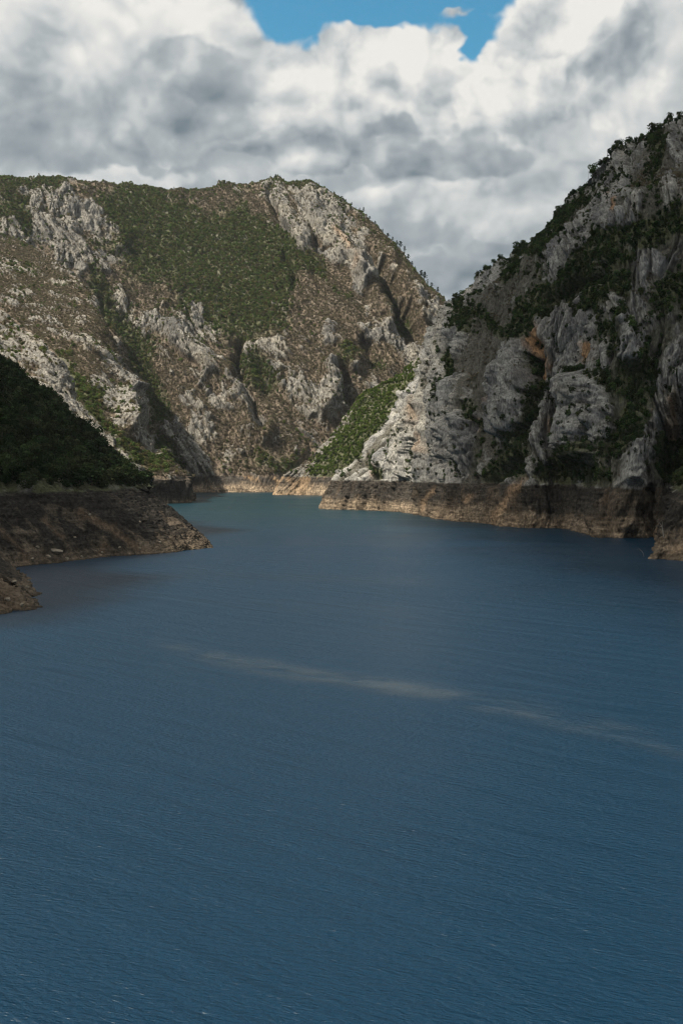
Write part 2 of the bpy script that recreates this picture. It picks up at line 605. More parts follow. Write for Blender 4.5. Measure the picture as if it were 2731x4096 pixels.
# ------------------------------------------------------------------ water
me = bpy.data.meshes.new('lake')
L = 9000.0
me.from_pydata([(-L, -3000, 0), (L, -3000, 0), (L, 12000, 0), (-L, 12000, 0)], [], [(0, 1, 2, 3)])
me.materials.append(M_WATER)
lake = bpy.data.objects.new('lake_water', me)
COL.objects.link(lake)
lake['kind'] = 'structure'
lake['label'] = 'rippled deep blue reservoir filling the gorge floor'

# ------------------------------------------------------------------ hillsides
ROCK = np.array([0.330, 0.312, 0.280])
ROCK2 = np.array([0.39, 0.36, 0.305])
ROCKD = np.array([0.16, 0.158, 0.155])
SOIL = np.array([0.115, 0.092, 0.070])
SOILG = np.array([0.085, 0.090, 0.050])
ORANGE = np.array([0.42, 0.245, 0.125])
RING_D = np.array([0.066, 0.058, 0.050])
RING_L = np.array([0.25, 0.195, 0.140])


def lerp(a, b, t):
    return a + (b - a) * t[..., None]


LAND = {}


def hillside(name, label, cols, mat, step, lam, amp, tang, skew=0.0, rock_bias=0.5, sheet_kw={}, rock_st=(), relief_st=(),
             green_st=(), brown_bias=0.5, green_bias=0.2, orange_st=(), scree_st=(), ring_light=0.35, ring_warm=0.0, seed=0, lit_soil=1.0,
             ring_amp=0.5, rock_cut=(0.42, 0.62), sharp=1.0, speck=0.10, mac_w=0.30, rubble=0.35, ring_tone=1.0, ring_dark=0.85, block=0.6, soil_c=None, ledge=0.7, rock_tone=1.0, elong=1.0, slabby=False, crack=0.0, strike_u=False):
    g, crest = sheet(cols, step, **sheet_kw)
    n = normals(g)
    px, py = proj(g)
    t = np.array([tang[0], tang[1]], float)
    t /= np.linalg.norm(t)
    a = g[..., 0] * t[0] + g[..., 1] * t[1] + skew * g[..., 2]
    b = -g[..., 0] * t[1] + g[..., 1] * t[0]
    z = g[..., 2]
    if strike_u:                                      # follow the wall's own contour so that flutes run down the face
        row = g[np.argmin(np.abs(g[:, g.shape[1] // 2, 2] - 40.0))]
        arc = np.concatenate([[0], np.cumsum(np.linalg.norm(np.diff(row[:, :2], axis=0), axis=1))])
        a = arc[None, :] + skew * z
        b = 0.25 * g[..., 1]
    # bend the flutes a little
    a = a + lam * 0.5 * fbm(a / (lam * 4), z / (lam * 4), b / (lam * 4), 3, 0.5, seed + 50)
    bill = lambda s, k, o: np.abs(noise(a / (lam * s), z / (lam * s * k * elong), b / (lam * s * k * elong * 0.8), seed + o))
    r1 = bill(2.6, 2.6, 1)
    r2 = bill(1.0, 3.0, 5)
    r3 = bill(0.42, 3.6, 9) ** 0.85
    r4 = bill(0.19, 3.2, 13) ** 0.8
    r5 = bill(0.09, 2.6, 17) ** 0.8
    led = noise(a / (lam * 1.6), z / (lam * 0.30), b / (lam * 1.6), seed + 21)
    led2 = noise(a / (lam * 0.8), z / (lam * 0.12), b / (lam * 0.8), seed + 23)
    crease = np.minimum(np.minimum(r1 * 1.6, r2), r3 * 1.5)
    macro = fbm(a / (lam * 5), z / (lam * 5), b / (lam * 5), 4, 0.55, seed + 31)
    spec = fbm(a / (lam * 0.5), z / (lam * 0.8), b / (lam * 0.9), 4, 0.6, seed + 37)
    # how rocky: buttresses stand bare, hollows hold soil
    spec2 = fbm(a / (lam * 0.18), z / (lam * 0.32), b / (lam * 0.36), 3, 0.6, seed + 39)
    rk = rock_bias + mac_w * macro + 0.32 * (r1 - 0.32) + 0.42 * (r2 - 0.30) + 0.30 * (r3 - 0.3) + 0.20 * spec + speck * spec2
    wx = px + 26 * noise(px / 70, py / 70, seed=seed + 3) + 10 * noise(px / 22, py / 22, seed=seed + 4)
    wy = py + 26 * noise(px / 70, py / 70, seed=seed + 5) + 10 * noise(px / 22, py / 22, seed=seed + 6)
    relief = np.zeros_like(z)
    for pts, w, v in rock_st:
        rk = rk + v * stroke(wx, wy, pts, w)
    gs = np.zeros_like(z)
    for pts, w, v in green_st:
        s = v * stroke(wx, wy, pts, w)
        gs = gs + s
        rk = rk - 0.62 * np.clip(s, 0, 1.2)
    for pts, w, v in relief_st:
        relief = relief + v * (stroke(wx, wy, pts, w) if not slabby else np.exp(-(dist_poly(wx, wy, pts) / (w * 0.95)) ** 4))
    rock = sstep(rock_cut[0], rock_cut[1], rk)
    wa = a + lam * 0.16 * fbm(a / lam, z / (lam * 1.5), b / (lam * 2), 3, 0.55, seed + 81)
    wz = z + lam * 0.5 * fbm(a / lam, z / (lam * 1.5), b / (lam * 2), 3, 0.55, seed + 83)
    blk = 1.5 * blocks(wa / (lam * 0.9), wz / (lam * 4.6 * elong), seed) + 0.75 * blocks(wa / (lam * 0.36) + 7, wz / (lam * 2.6 * elong), seed + 1) + 0.34 * blocks(wa / (lam * 0.16) + 3, wz / (lam * 1.3 * elong), seed + 2)
    sat = lambda r_: 1 - np.exp(-r_ / 0.14)
    ck = lambda s_, e_, o_, w_: np.exp(-(np.abs(noise(a / (lam * s_), z / (lam * s_ * e_), b / (lam * s_ * e_), seed + o_)) / w_) ** 2)
    cracks = ck(0.55, 9, 91, 0.05) + 0.6 * ck(0.24, 8, 93, 0.07) + 0.35 * ck(0.11, 7, 95, 0.10) if crack else 0.0
    rib = amp * ((1.5 * (r1 - 0.3) if not slabby else 0.95 * (sat(r1) - 0.8)) - crack * cracks + 0.75 * (sat(r2) - 0.8) + 0.30 * (sat(r3) - 0.8) + block * blk)
    fine = amp * sharp * (0.35 * (sat(r3) - 0.8) + 0.42 * (r4 - 0.3) + 0.24 * (r5 - 0.3) + ledge * (0.22 * led + 0.10 * led2))
    lump = amp * 0.16 * spec + amp * 0.05 * spec2
    rub = rubble * (np.abs(fbm(g[..., 0] / 2.6, g[..., 1] / 2.6, z / 2.6, 3, 0.65, seed + 71)) + 1.6 * np.abs(noise(g[..., 0] / 7, g[..., 1] / 7, z / 7, seed + 73)))
    ringm = sstep(RING + 3, RING - 2, z)
    disp = relief + rib * (0.55 + 0.45 * rock) + fine * rock + lump + amp * 0.28 * (rock - 0.5)
    disp = (disp * (1 - (1 - ring_amp) * ringm) + rub * ringm * 1.6) * sstep(-16, -6, z)
    disp = disp - amp * 0.1
    dn = n.copy()
    dn[..., 2] *= 0.55
    g = g + dn * disp[..., None]
    z2 = g[..., 2]
    # colours
    str1 = fbm(a / (lam * 0.30), z / (lam * 2.2), b / (lam * 2.2), 4, 0.6, seed + 41)
    pat = fbm(a / (lam * 1.8), z / (lam * 1.8), b / (lam * 1.8), 4, 0.55, seed + 43)
    alb = lerp(ROCK + 0 * g, ROCK2, sstep(0.0, 0.7, pat + 0.4 * str1))
    str2 = fbm(a / (lam * 0.09), z / (lam * 0.6), b / (lam * 0.6), 3, 0.65, seed + 45)
    alb = lerp(alb, ROCKD, 0.8 * sstep(0.10, 0.65, str1 - 0.3 * pat))
    alb = lerp(alb, ROCKD * 0.75, 0.7 * sstep(0.2, 0.7, str2))
    for pts, w, v in orange_st:
        s = stroke(px + 0.4 * (wx - px), py, pts, w)
        alb = lerp(alb, ORANGE, np.clip(v * s * (0.75 + 0.9 * str1), 0, 1))
    soil = lerp((SOIL if soil_c is None else np.array(soil_c)) * lit_soil + 0 * g, SOILG, sstep(0.2, 0.8, gs + green_bias + 0.4 * macro))
    soil = lerp(soil, ROCK * 0.8, 0.30 * sstep(0.15, 0.6, spec))
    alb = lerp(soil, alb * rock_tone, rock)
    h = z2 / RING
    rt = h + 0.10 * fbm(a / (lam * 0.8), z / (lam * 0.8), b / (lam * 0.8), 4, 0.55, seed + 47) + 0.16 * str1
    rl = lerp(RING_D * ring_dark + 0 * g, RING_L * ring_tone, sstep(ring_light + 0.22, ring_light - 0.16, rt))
    rl = rl * (0.72 + 0.56 * sstep(-0.45, 0.5, fbm(g[..., 0] / 3.2, g[..., 1] / 3.2, z / 3.2, 3, 0.7, seed + 75)))[..., None]
    rl = lerp(rl, RING_L * 0.75, 0.5 * sstep(0.25, 0.7, pat + 0.5 * spec))
    rl = rl * (0.80 + 0.40 * sstep(-0.35, 0.35, noise(z2 / 1.7, 0 * z2 + 0.5, a / 60.0, seed + 87) + 0.5 * noise(z2 / 0.6, 0 * z2 + 0.3, a / 25.0, seed + 88)))[..., None]
    warm = fbm(a / (lam * 3), z / (lam * 3), b / (lam * 3), 3, 0.5, seed + 49)
    rl = lerp(rl, np.array([0.40, 0.275, 0.165]), np.clip(ring_warm * sstep(-0.1, 0.35, warm + 0.4 * str1), 0, 1))
    for pts, w, v in scree_st:
        s = stroke(px + 0.3 * (wx - px), py + 0.3 * (wy - py), pts, w)
        rl = lerp(rl, np.array([0.34, 0.235, 0.150]), np.clip(v * s, 0, 1))
        alb = lerp(alb, np.array([0.34, 0.235, 0.150]), np.clip(0.8 * v * s, 0, 1) * sstep(RING + 14, RING, z2))
    edge = RING + 1.6 * noise(a / 9.0, z / 9.0, b / 9.0, seed + 61)
    alb = lerp(alb, rl, sstep(1.2, -0.6, z2 - edge))
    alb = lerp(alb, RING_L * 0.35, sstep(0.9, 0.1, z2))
    o = grid_mesh(name, g, {'albedo': alb, 'rock': rock}, mat)
    o['kind'] = 'structure'
    o['label'] = label
    gx, gy = proj(g)
    LAND[name] = dict(g=g, n=normals(g), rock=rock, gs=gs, px=gx, py=gy, macro=macro, spec=spec, crease=crease, crest=crest, seed=seed, lam=lam, a=a,
                      green_bias=green_bias, brown_bias=brown_bias)
    return o


# --- far mountain across the water
A_cols = [
    (Z(-500, 1850), P(-700, 770, 2700)), (Z(-150, 1950), P(-250, 715, 2760)), (Z(60, 2050), P(40, 712, 2850)),
    (Z(250, 2130), P(200, 720, 2930)), (Z(400, 2190), P(370, 732, 3010)), (Z(560, 2205), P(600, 754, 3120)),
    (Z(720, 2205), P(800, 755, 3200)), (Z(860, 2212), P(960, 732, 3270)), (Z(960, 2215), P(1100, 728, 3280)),
    (Z(1040, 2220), P(1230, 733, 3230)), (Z(1120, 2240), P(1360, 808, 3130)), (Z(1240, 2260), P(1498, 905, 3010)),
    (Z(1400, 2290), P(1611, 1025, 2900)), (Z(1580, 2340), P(1715, 1142, 2800)), (Z(1800, 2400), P(1830, 1260, 2700)),
    (Z(2100, 2450), P(2000, 1450, 2650)),
]
A_rock = [
    ([(128, 733), (140, 835)], 42, 0.53), ([(255, 771), (306, 861), (395, 854), (447, 905), (485, 956)], 46, 0.55),
    ([(306, 1007), (447, 1039), (498, 1033)], 46, 0.45), ([(191, 905), (287, 1033)], 46, 0.28), ([(242, 1148), (306, 1214)], 62, 0.62),
    ([(466, 1180), (530, 1275), (606, 1301), (689, 1320)], 40, 0.53), ([(721, 1352), (778, 1396), (829, 1454)], 40, 0.62),
    ([(593, 1237), (700, 1290), (823, 1346)], 26, 0.38), ([(791, 1237), (823, 1339)], 22, 0.44),
    ([(1091, 752), (1142, 841), (1206, 956)], 34, 0.69), ([(1244, 790), (1283, 880), (1334, 924), (1385, 1007), (1474, 1097)], 44, 0.75),
    ([(1181, 746), (1257, 860)], 26, 0.50), ([(1283, 758), (1359, 860), (1410, 950), (1493, 1058)], 34, 0.69),
    ([(1398, 1052), (1430, 1103)], 40, 0.62), ([(1525, 1109), (1563, 1186)], 26, 0.62), ([(1449, 1237), (1474, 1307)], 32, 0.50),
    ([(1538, 1313), (1634, 1371), (1653, 1403)], 50, 0.62), ([(1302, 1301), (1359, 1384), (1423, 1454)], 28, 0.56),
    ([(983, 1377), (1091, 1371)], 30, 0.50), ([(1325, 1464), (1370, 1560), (1306, 1610)], 50, 0.62),
    ([(1095, 1438), (1146, 1515), (1242, 1547)], 42, 0.50), ([(955, 1528), (974, 1585)], 38, 0.56), ([(1006, 1642), (1044, 1687)], 28, 0.44),
    ([(738, 1821), (796, 1898)], 34, 0.50), ([(1538, 1033), (1665, 1160), (1748, 1262)], 40, 0.31), ([(780, 1560), (900, 1620)], 120, 0.18),
    ([(700, 1700), (900, 1780), (1100, 1760)], 80, 0.15), ([(1250, 1700), (1300, 1800)], 60, 0.15), ([(1180, 1180), (1300, 1240)], 60, -.15),
    ([(0, 900), (120, 1000)], 90, 0.15), ([(1100, 1880), (1180, 1900)], 14, 0.38),
]
A_relief = [
    ([(1078, 739), (1097, 822), (1129, 905)], 13, -53), ([(1091, 752), (1142, 841), (1206, 956)], 34, 40),
    ([(1244, 790), (1283, 880), (1334, 924), (1385, 1007), (1474, 1097)], 40, 50), ([(1215, 800), (1240, 900), (1290, 1000)], 14, -28),
    ([(1129, 1007), (1174, 1128)], 16, -37), ([(1474, 1007), (1538, 1097), (1595, 1224), (1665, 1339)], 30, -81),
    ([(1538, 1033), (1620, 1130), (1700, 1260)], 34, 40), ([(1430, 1060), (1500, 1160), (1560, 1290)], 30, 37),
    ([(1455, 1339), (1512, 1435)], 26, -53), ([(1370, 1483), (1414, 1591)], 20, -68), ([(1325, 1464), (1350, 1560), (1300, 1640)], 40, 53),
    ([(944, 1364), (963, 1500), (1000, 1600), (1044, 1690)], 20, -68), ([(700, 1330), (829, 1454), (955, 1528), (974, 1600), (1044, 1720)], 46, 46),
    ([(332, 1160), (338, 1224)], 16, -40), ([(242, 1140), (306, 1214)], 50, 53),
    ([(402, 1192), (459, 1256), (542, 1352), (574, 1428), (638, 1619)], 46, -53), ([(255, 771), (395, 854), (485, 956)], 50, 34),
    ([(1302, 1301), (1359, 1384), (1423, 1454)], 30, 37), ([(1032, 1470), (1060, 1560)], 40, -34),
]
A_green = [
    ([(560, 850), (800, 950), (1000, 1050)], 150, .62), ([(620, 1050), (850, 1150), (1030, 1250)], 120, .64), ([(480, 820), (560, 980)], 60, .4),
    ([(950, 850), (1050, 1000), (1120, 1100)], 60, .6), ([(402, 1192), (459, 1256), (542, 1352), (574, 1428), (638, 1619)], 50, 1.1),
    ([(1032, 1470), (1050, 1500)], 62, 1.2), ([(1050, 1840), (1180, 1880)], 45, .7), ([(1474, 1020), (1560, 1150), (1640, 1300)], 30, .9),
    ([(1150, 960), (1300, 1100), (1400, 1200)], 40, .6), ([(650, 1800), (700, 1880)], 40, .7), ([(1400, 1400), (1520, 1440)], 45, .6),
    ([(40, 790), (100, 880)], 60, .5), ([(1120, 720), (1240, 740)], 20, .6), ([(1250, 1480), (1400, 1420)], 40, .4),
    ([(380, 1090), (420, 1170)], 30, .8), ([(0, 720), (250, 730)], 25, .7),
]
hillside('mountain_far', 'tall scrubby limestone mountain across the far end of the lake', A_cols, M_FAR, 3.7, 62.0, 21.0, (1, 0.1), skew=0.55,
         speck=0.10, mac_w=0.26, rock_bias=0.36, block=0.6, crack=0.2, rock_tone=0.88, rock_cut=(0.42, 0.58), rubble=1.2, sheet_kw=dict(run=34, nm=3, bulge=40, back=(160, 900, 10, 260)), rock_st=A_rock, relief_st=A_relief, green_st=A_green,
         green_bias=0.10, brown_bias=0.75, ring_light=0.5, ring_warm=0.9, seed=1, lit_soil=1.35,
         orange_st=[([(300, 1222)], 26, .7), ([(1340, 930), (1400, 1010)], 18, .5), ([(1420, 1080)], 20, .4)])

# --- spur on the left whose foot is the dark block at the waterline
B_cols = [
    (Z(765, 1740), P(742, 1938, 1700)), (W(775, 2008), P(758, 1930, 1530)), (W(735, 2013), P(715, 1890, 1570)), (W(680, 2015), P(668, 1835, 1620)),
    (Z(600, 1460), P(600, 1740, 1700)), (Z(530, 1430), P(535, 1570, 1820)), (Z(430, 1390), P(470, 1400, 1980)), (Z(300, 1350), P(380, 1190, 2180)),
    (Z(100, 1300), P(200, 1030, 2480)), (Z(-200, 1250), P(-30, 900, 2720)), (Z(-600, 1200), P(-500, 800, 2800)),
]
hillside('hillside_spur', 'sunlit rocky spur on the left ending in a dark block at the waterline', B_cols, M_MID, 3.6, 40.0, 13.0, (0.8, 0.6), skew=0.5,
         speck=0.18, rock_tone=0.9, rock_bias=0.42, sheet_kw=dict(run=5, nm=3, bulge=16, back=(50, 260, 60, 420)),
         rock_st=[([(520, 1560), (560, 1680), (620, 1760)], 40, .5), ([(400, 1500), (500, 1620)], 60, .25), ([(690, 1880), (720, 1920)], 30, .4),
                  ([(300, 1300), (420, 1450)], 70, .16), ([(60, 1180), (160, 1260)], 60, .2)],
         relief_st=[([(512, 1550), (508, 1640), (515, 1715)], 30, 30), ([(590, 1620), (625, 1700), (650, 1770)], 34, -40)],
         green_st=[([(350, 1640), (450, 1740), (560, 1820), (650, 1860)], 32, 1.0), ([(250, 1420), (320, 1540), (380, 1600)], 40, .8)],
         green_bias=0.12, brown_bias=0.8, ring_light=0.05, ring_dark=0.7, seed=2, lit_soil=1.3, ring_amp=0.5)

# --- nearer rocky rib above the left shore
C_cols = [
    (Z(640, 1080), P(600, 1960, 1070)), (Z(590, 1010), P(550, 1900, 1020)), (Z(520, 985), P(495, 1835, 1035)), (Z(450, 962), P(430, 1765, 1060)),
    (Z(380, 945), P(335, 1640, 1100)), (Z(300, 925), P(258, 1515, 1140)), (Z(200, 905), P(190, 1385, 1190)), (Z(50, 885), P(85, 1315, 1240)),
    (Z(-150, 870), P(-10, 1230, 1310)), (Z(-400, 860), P(-220, 1060, 1420)),
]
hillside('hillside_rib', 'pale bare rock rib rising behind the dark wooded promontory', C_cols, M_MID, 3.6, 24.0, 9.0, (0.8, 0.6), skew=0.5,
         rock_bias=0.66, sheet_kw=dict(run=20, nm=3, bulge=10, back=(40, 170, 30, 160)), green_bias=0.15, brown_bias=0.5,
         rock_st=[([(190, 1380), (330, 1640), (460, 1800)], 50, .3)], seed=3, lit_soil=1.2)

# --- sunlit green spur behind the right-hand cliff
F_cols = [
    (Z(1130, 2160), P(1190, 1915, 2170)), (W(1085, 1980), P(1165, 1914, 2030)), (W(1180, 1981), P(1274, 1822, 2040)), (W(1290, 1983), P(1351, 1712, 2060)),
    (Z(1450, 1880), P(1434, 1582, 2060)), (Z(1600, 1830), P(1593, 1505, 2050)), (Z(1800, 1780), P(1695, 1415, 2000)),
    (Z(2000, 1750), P(1745, 1300, 1950)), (Z(2300, 1700), P(1860, 1245, 1850)),
]
hillside('hillside_green_spur', 'sunlit green spur with white crags behind the tall grey cliff', F_cols, M_MID, 3.4, 24.0, 9.0, (0.75, -0.66), skew=-0.3,
         speck=0.34, rock_tone=0.82, rock_bias=0.39, sheet_kw=dict(run=16, nm=3, bulge=14, back=(60, 320, 40, 300)),
         rock_st=[([(1170, 1895), (1260, 1850), (1350, 1700), (1390, 1640)], 24, .5), ([(1280, 1890), (1330, 1840)], 26, .5),
                  ([(1560, 1560), (1640, 1510)], 22, .45), ([(1660, 1430), (1740, 1300)], 26, .6), ([(1380, 1690), (1430, 1680)], 26, .4)],
         green_st=[([(1340, 1880), (1450, 1740), (1560, 1620), (1650, 1540)], 80, .95), ([(1420, 1640), (1520, 1560)], 54, .6), ([(1280, 1860), (1400, 1780)], 44, .5)],
         green_bias=0.25, brown_bias=0.55, ring_light=0.5, ring_warm=0.5, seed=4)

# --- tall grey cliff on the right
def gmid(a, b, k):
    return [a + (b - a) * i / (k + 1) for i in range(1, k + 1)]


G0 = (W(1278, 2035), P(1330, 1921, 1296), P(1400, 1860, 1315), P(1549, 1690, 1370), P(1668, 1500, 1440), P(1730, 1330, 1530), P(1812, 1228, 1600))
Gm = (Z(1370, 1430), Z(1400, 1440, 37), P(1480, 1790, 1470), P(1600, 1640, 1520), P(1700, 1480, 1570), P(1760, 1330, 1630), P(1850, 1215, 1690))
G_cols = [
    Gm, G0, (W(1420, 2040), P(1440, 1923, 1255), P(1530, 1800, 1290), P(1640, 1650, 1330), P(1715, 1480, 1390), P(1775, 1320, 1480), P(1871, 1155, 1570)), (W(1600, 2050), P(1943, 1086, 1520)), (W(1788, 2083), P(2055, 1008, 1440)),
    (W(1888, 2090), P(2187, 902, 1370)), (W(2004, 2105), P(2272, 796, 1300)), (W(2105, 2112), P(2358, 724, 1250)), (W(2249, 2116), P(2430, 632, 1190)),
    (W(2386, 2148), P(2522, 566, 1130)), (W(2590, 2152), P(2634, 506, 1080)), (Z(2800, 720), P(2740, 430, 1050)), (Z(3100, 700), P(2950, 260, 1000)),
]
G_green = [
    ([(2397, 926), (2292, 1057), (2160, 1176), (2068, 1274)], 42, 1.0), ([(2731, 860), (2588, 926), (2489, 979), (2400, 1080)], 49, 1.0),
    ([(2620, 564), (2588, 663)], 29, .7), ([(2489, 1136), (2390, 1163), (2300, 1230)], 34, .8),
    ([(2105, 1430), (2126, 1538), (2119, 1654), (2076, 1719), (2004, 1812), (1946, 1899)], 24, 1.0), ([(2050, 1830), (1990, 1890)], 46, 1.0),
    ([(2177, 1899), (2249, 1863), (2393, 1798), (2501, 1755), (2559, 1589), (2516, 1466)], 37, 1.0), ([(2240, 1900), (2420, 1900)], 24, .9),
    ([(2321, 1490), (2290, 1520)], 29, 1.0), ([(2681, 1863), (2690, 1800)], 59, 1.0), ([(1900, 1240), (1980, 1330), (2060, 1330)], 34, .6),
    ([(1830, 1240), (1840, 1300)], 34, .5), ([(2731, 1100), (2650, 1180)], 46, .8), ([(1800, 1420), (1760, 1560), (1790, 1640)], 22, .6),
    ([(2000, 1100), (2150, 960), (2300, 800)], 18, .55), ([(1470, 1850), (1500, 1890)], 18, .6), ([(1590, 1800), (1560, 1900)], 17, .6),
    ([(2500, 1250), (2420, 1320)], 30, .6), ([(1870, 1620), (1890, 1700)], 18, .5), ([(2480, 1560), (2400, 1500)], 25, .7), ([(2560, 1380), (2600, 1500)], 18, .6),
]
G_relief = [
    ([(2321, 1560), (2321, 1800)], 66, 24), ([(2516, 1300), (2530, 1420)], 52, 22), ([(2134, 1394), (2150, 1470)], 52, -12),
    ([(2033, 1500), (2033, 1690)], 60, 16), ([(2105, 1430), (2126, 1538), (2119, 1654), (2060, 1740)], 24, -26), ([(1810, 1540), (1820, 1800)], 46, 14),
    ([(2681, 1863), (2690, 1650)], 50, -38), ([(2540, 1700), (2520, 1900), (2500, 2100)], 46, 26), ([(2600, 1960), (2600, 2140)], 16, -26),
    ([(2400, 2000), (2395, 2140)], 16, 10), ([(2680, 1650), (2720, 1500)], 40, 18), ([(1640, 1600), (1620, 1880)], 34, 12),
    ([(2400, 1080), (2292, 1130), (2160, 1230)], 30, -16), ([(2050, 1850), (1960, 1920)], 36, -16), ([(1430, 1780), (1480, 1900)], 26, -8),
]
G_rock = [
    ([(2321, 1560), (2321, 1760)], 62, .5), ([(2516, 1280), (2530, 1420)], 46, .45), ([(2134, 1394), (2150, 1470)], 60, .5), ([(2033, 1500), (2033, 1690)], 56, .45),
    ([(1810, 1540), (1820, 1880)], 46, .4), ([(1640, 1600), (1620, 1900)], 50, .45), ([(2540, 1750), (2530, 1930)], 40, .5), ([(2681, 1683), (2700, 1560)], 40, .5),
    ([(2200, 1000), (2180, 1100)], 40, .35), ([(2480, 640), (2420, 860), (2330, 960)], 40, .35), ([(1750, 1780), (1760, 1900)], 40, .35), ([(2580, 1020), (2620, 1060)], 40, .3),
    ([(2450, 1180), (2440, 1240)], 30, .25), ([(2260, 1900), (2300, 1935)], 20, .3),
]
G_or = [
    ([(2112, 1320), (2130, 1400), (2140, 1500)], 30, .95), ([(2160, 1370), (2172, 1450)], 18, .8), ([(1989, 1520), (1992, 1610)], 13, .9), ([(1910, 1680), (1910, 1735)], 10, .8),
    ([(2335, 1380), (2335, 1440)], 16, .9), ([(2191, 1680), (2191, 1720)], 20, .6), ([(2681, 1600), (2690, 1720)], 24, .85), ([(2244, 1570), (2240, 1640)], 14, .6),
    ([(1490, 1880), (1495, 1915)], 16, .8), ([(1660, 1590), (1690, 1800)], 12, .4), ([(2440, 780), (2450, 830)], 12, .6),
]
hillside('cliff_wall', 'tall grey limestone cliff with dark shrubs rising from the right shore', G_cols, M_NEAR, 3.2, 38.0, 10.0, (0.96, -0.26), skew=0.0, strike_u=True,
         speck=0.08, rock_bias=0.58, rubble=0.9, block=0.8, ledge=0.04, elong=1.1, sharp=1.5, slabby=True, crack=0.85, rock_tone=np.array([1.09, 1.13, 1.19]), soil_c=(0.10, 0.095, 0.08), sheet_kw=dict(run=20, nm=4, bulge=0, prof=[(.10, .25), (.22, .48), (.34, .67), (.72, .80)], back=(50, 260, 40, 320)), rock_st=G_rock, relief_st=G_relief, green_st=G_green,
         orange_st=G_or, green_bias=0.3, brown_bias=0.15, ring_light=0.30, ring_warm=0.12, ring_dark=0.75, ring_tone=0.85, seed=5,
         scree_st=[([(2090, 1905), (2040, 1980), (1985, 2060), (1968, 2093)], 15, .9), ([(1740, 1945), (1690, 2010), (1680, 2040)], 8, .7), ([(1880, 1985), (1860, 2005)], 12, .8)])

# --- near point on the right edge
H_cols = [
    (Z(2760, 800), Z(2950, 800, 70)), (Z(2690, 690), P(2760, 1900, 730)), (W(2604, 2229), P(2745, 1905, 660)), (W(2660, 2238), P(2800, 1830, 650)),
    (W(2760, 2243), P(2920, 1730, 650)), (W(2950, 2252), P(3150, 1600, 660)),
]
hillside('shore_point', 'dark rock point at the right edge with a pale slab at its foot', H_cols, M_NEAR, 3.0, 10.0, 4.2, (0.7, -0.7),
         rock_bias=0.62, sheet_kw=dict(run=46, nm=2, bulge=6, back=(30, 120, 10, 90)), green_st=[([(2731, 1860), (2731, 1930)], 60, .8)],
         green_bias=0.4, brown_bias=0.1, ring_light=0.28, ring_dark=0.75, ring_tone=0.85, seed=6, ring_amp=0.9, scree_st=[([(2690, 2200), (2731, 2200)], 24, .4)])

# --- dark wooded promontory on the left
D0 = (W(852, 2186), P(605, 1980, 690), P(600, 1972, 694), P(594, 1965, 698), P(587, 1957, 703), P(575, 1945, 708))
Dm = (Z(800, 735), Z(620, 748, 36), Z(608, 748, 38), Z(602, 748, 39), Z(596, 748, 40), Z(585, 748, 42))
D_cols = [
    Dm, D0, (W(797, 2196), P(520, 1893, 725), (-50, 22)), (W(638, 2215), P(445, 1822, 755), (-46, 26)), (W(500, 2224), P(372, 1752, 790), (-44, 26)),
    (W(408, 2231), P(268, 1662, 830), (-44, 26)), (W(261, 2250), P(155, 1562, 890), (-44, 24)), (W(83, 2269), P(38, 1470, 950), (-44, 20)),
    (W(78, 2295), P(-80, 1395, 960), (-46, 6)), (W(172, 2378), P(-250, 1310, 940), (-60, -6)),
    (W(118, 2392), P(-330, 1290, 900), (-52, -4)), (W(163, 2429), P(-450, 1260, 850), (-60, -6)), (W(0, 2464), P(-650, 1260, 800), (-56, -6)),
    (W(-250, 2520), P(-1000, 1220, 750), (-56, -6)),
]
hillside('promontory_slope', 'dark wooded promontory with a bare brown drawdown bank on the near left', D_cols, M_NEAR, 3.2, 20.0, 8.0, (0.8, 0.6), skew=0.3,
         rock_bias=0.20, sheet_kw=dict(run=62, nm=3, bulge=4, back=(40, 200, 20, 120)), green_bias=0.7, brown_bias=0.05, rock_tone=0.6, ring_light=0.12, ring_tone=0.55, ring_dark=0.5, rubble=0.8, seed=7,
         rock_st=[([(60, 1560), (150, 1620), (190, 1650)], 26, .5), ([(75, 1940), (105, 2000)], 16, .5), ([(490, 1950), (540, 1985)], 20, .5)],
         green_st=[([(100, 1700), (300, 1850), (500, 1930)], 200, .4)], ring_amp=0.6,
         scree_st=[([(320, 2050), (440, 2110), (580, 2205)], 15, .36), ([(180, 2080), (260, 2150)], 12, .28), ([(0, 2120), (70, 2180), (120, 2250)], 14, .28), ([(0, 2330), (60, 2420)], 40, .25), ([(420, 2180), (410, 2220)], 14, .25)])

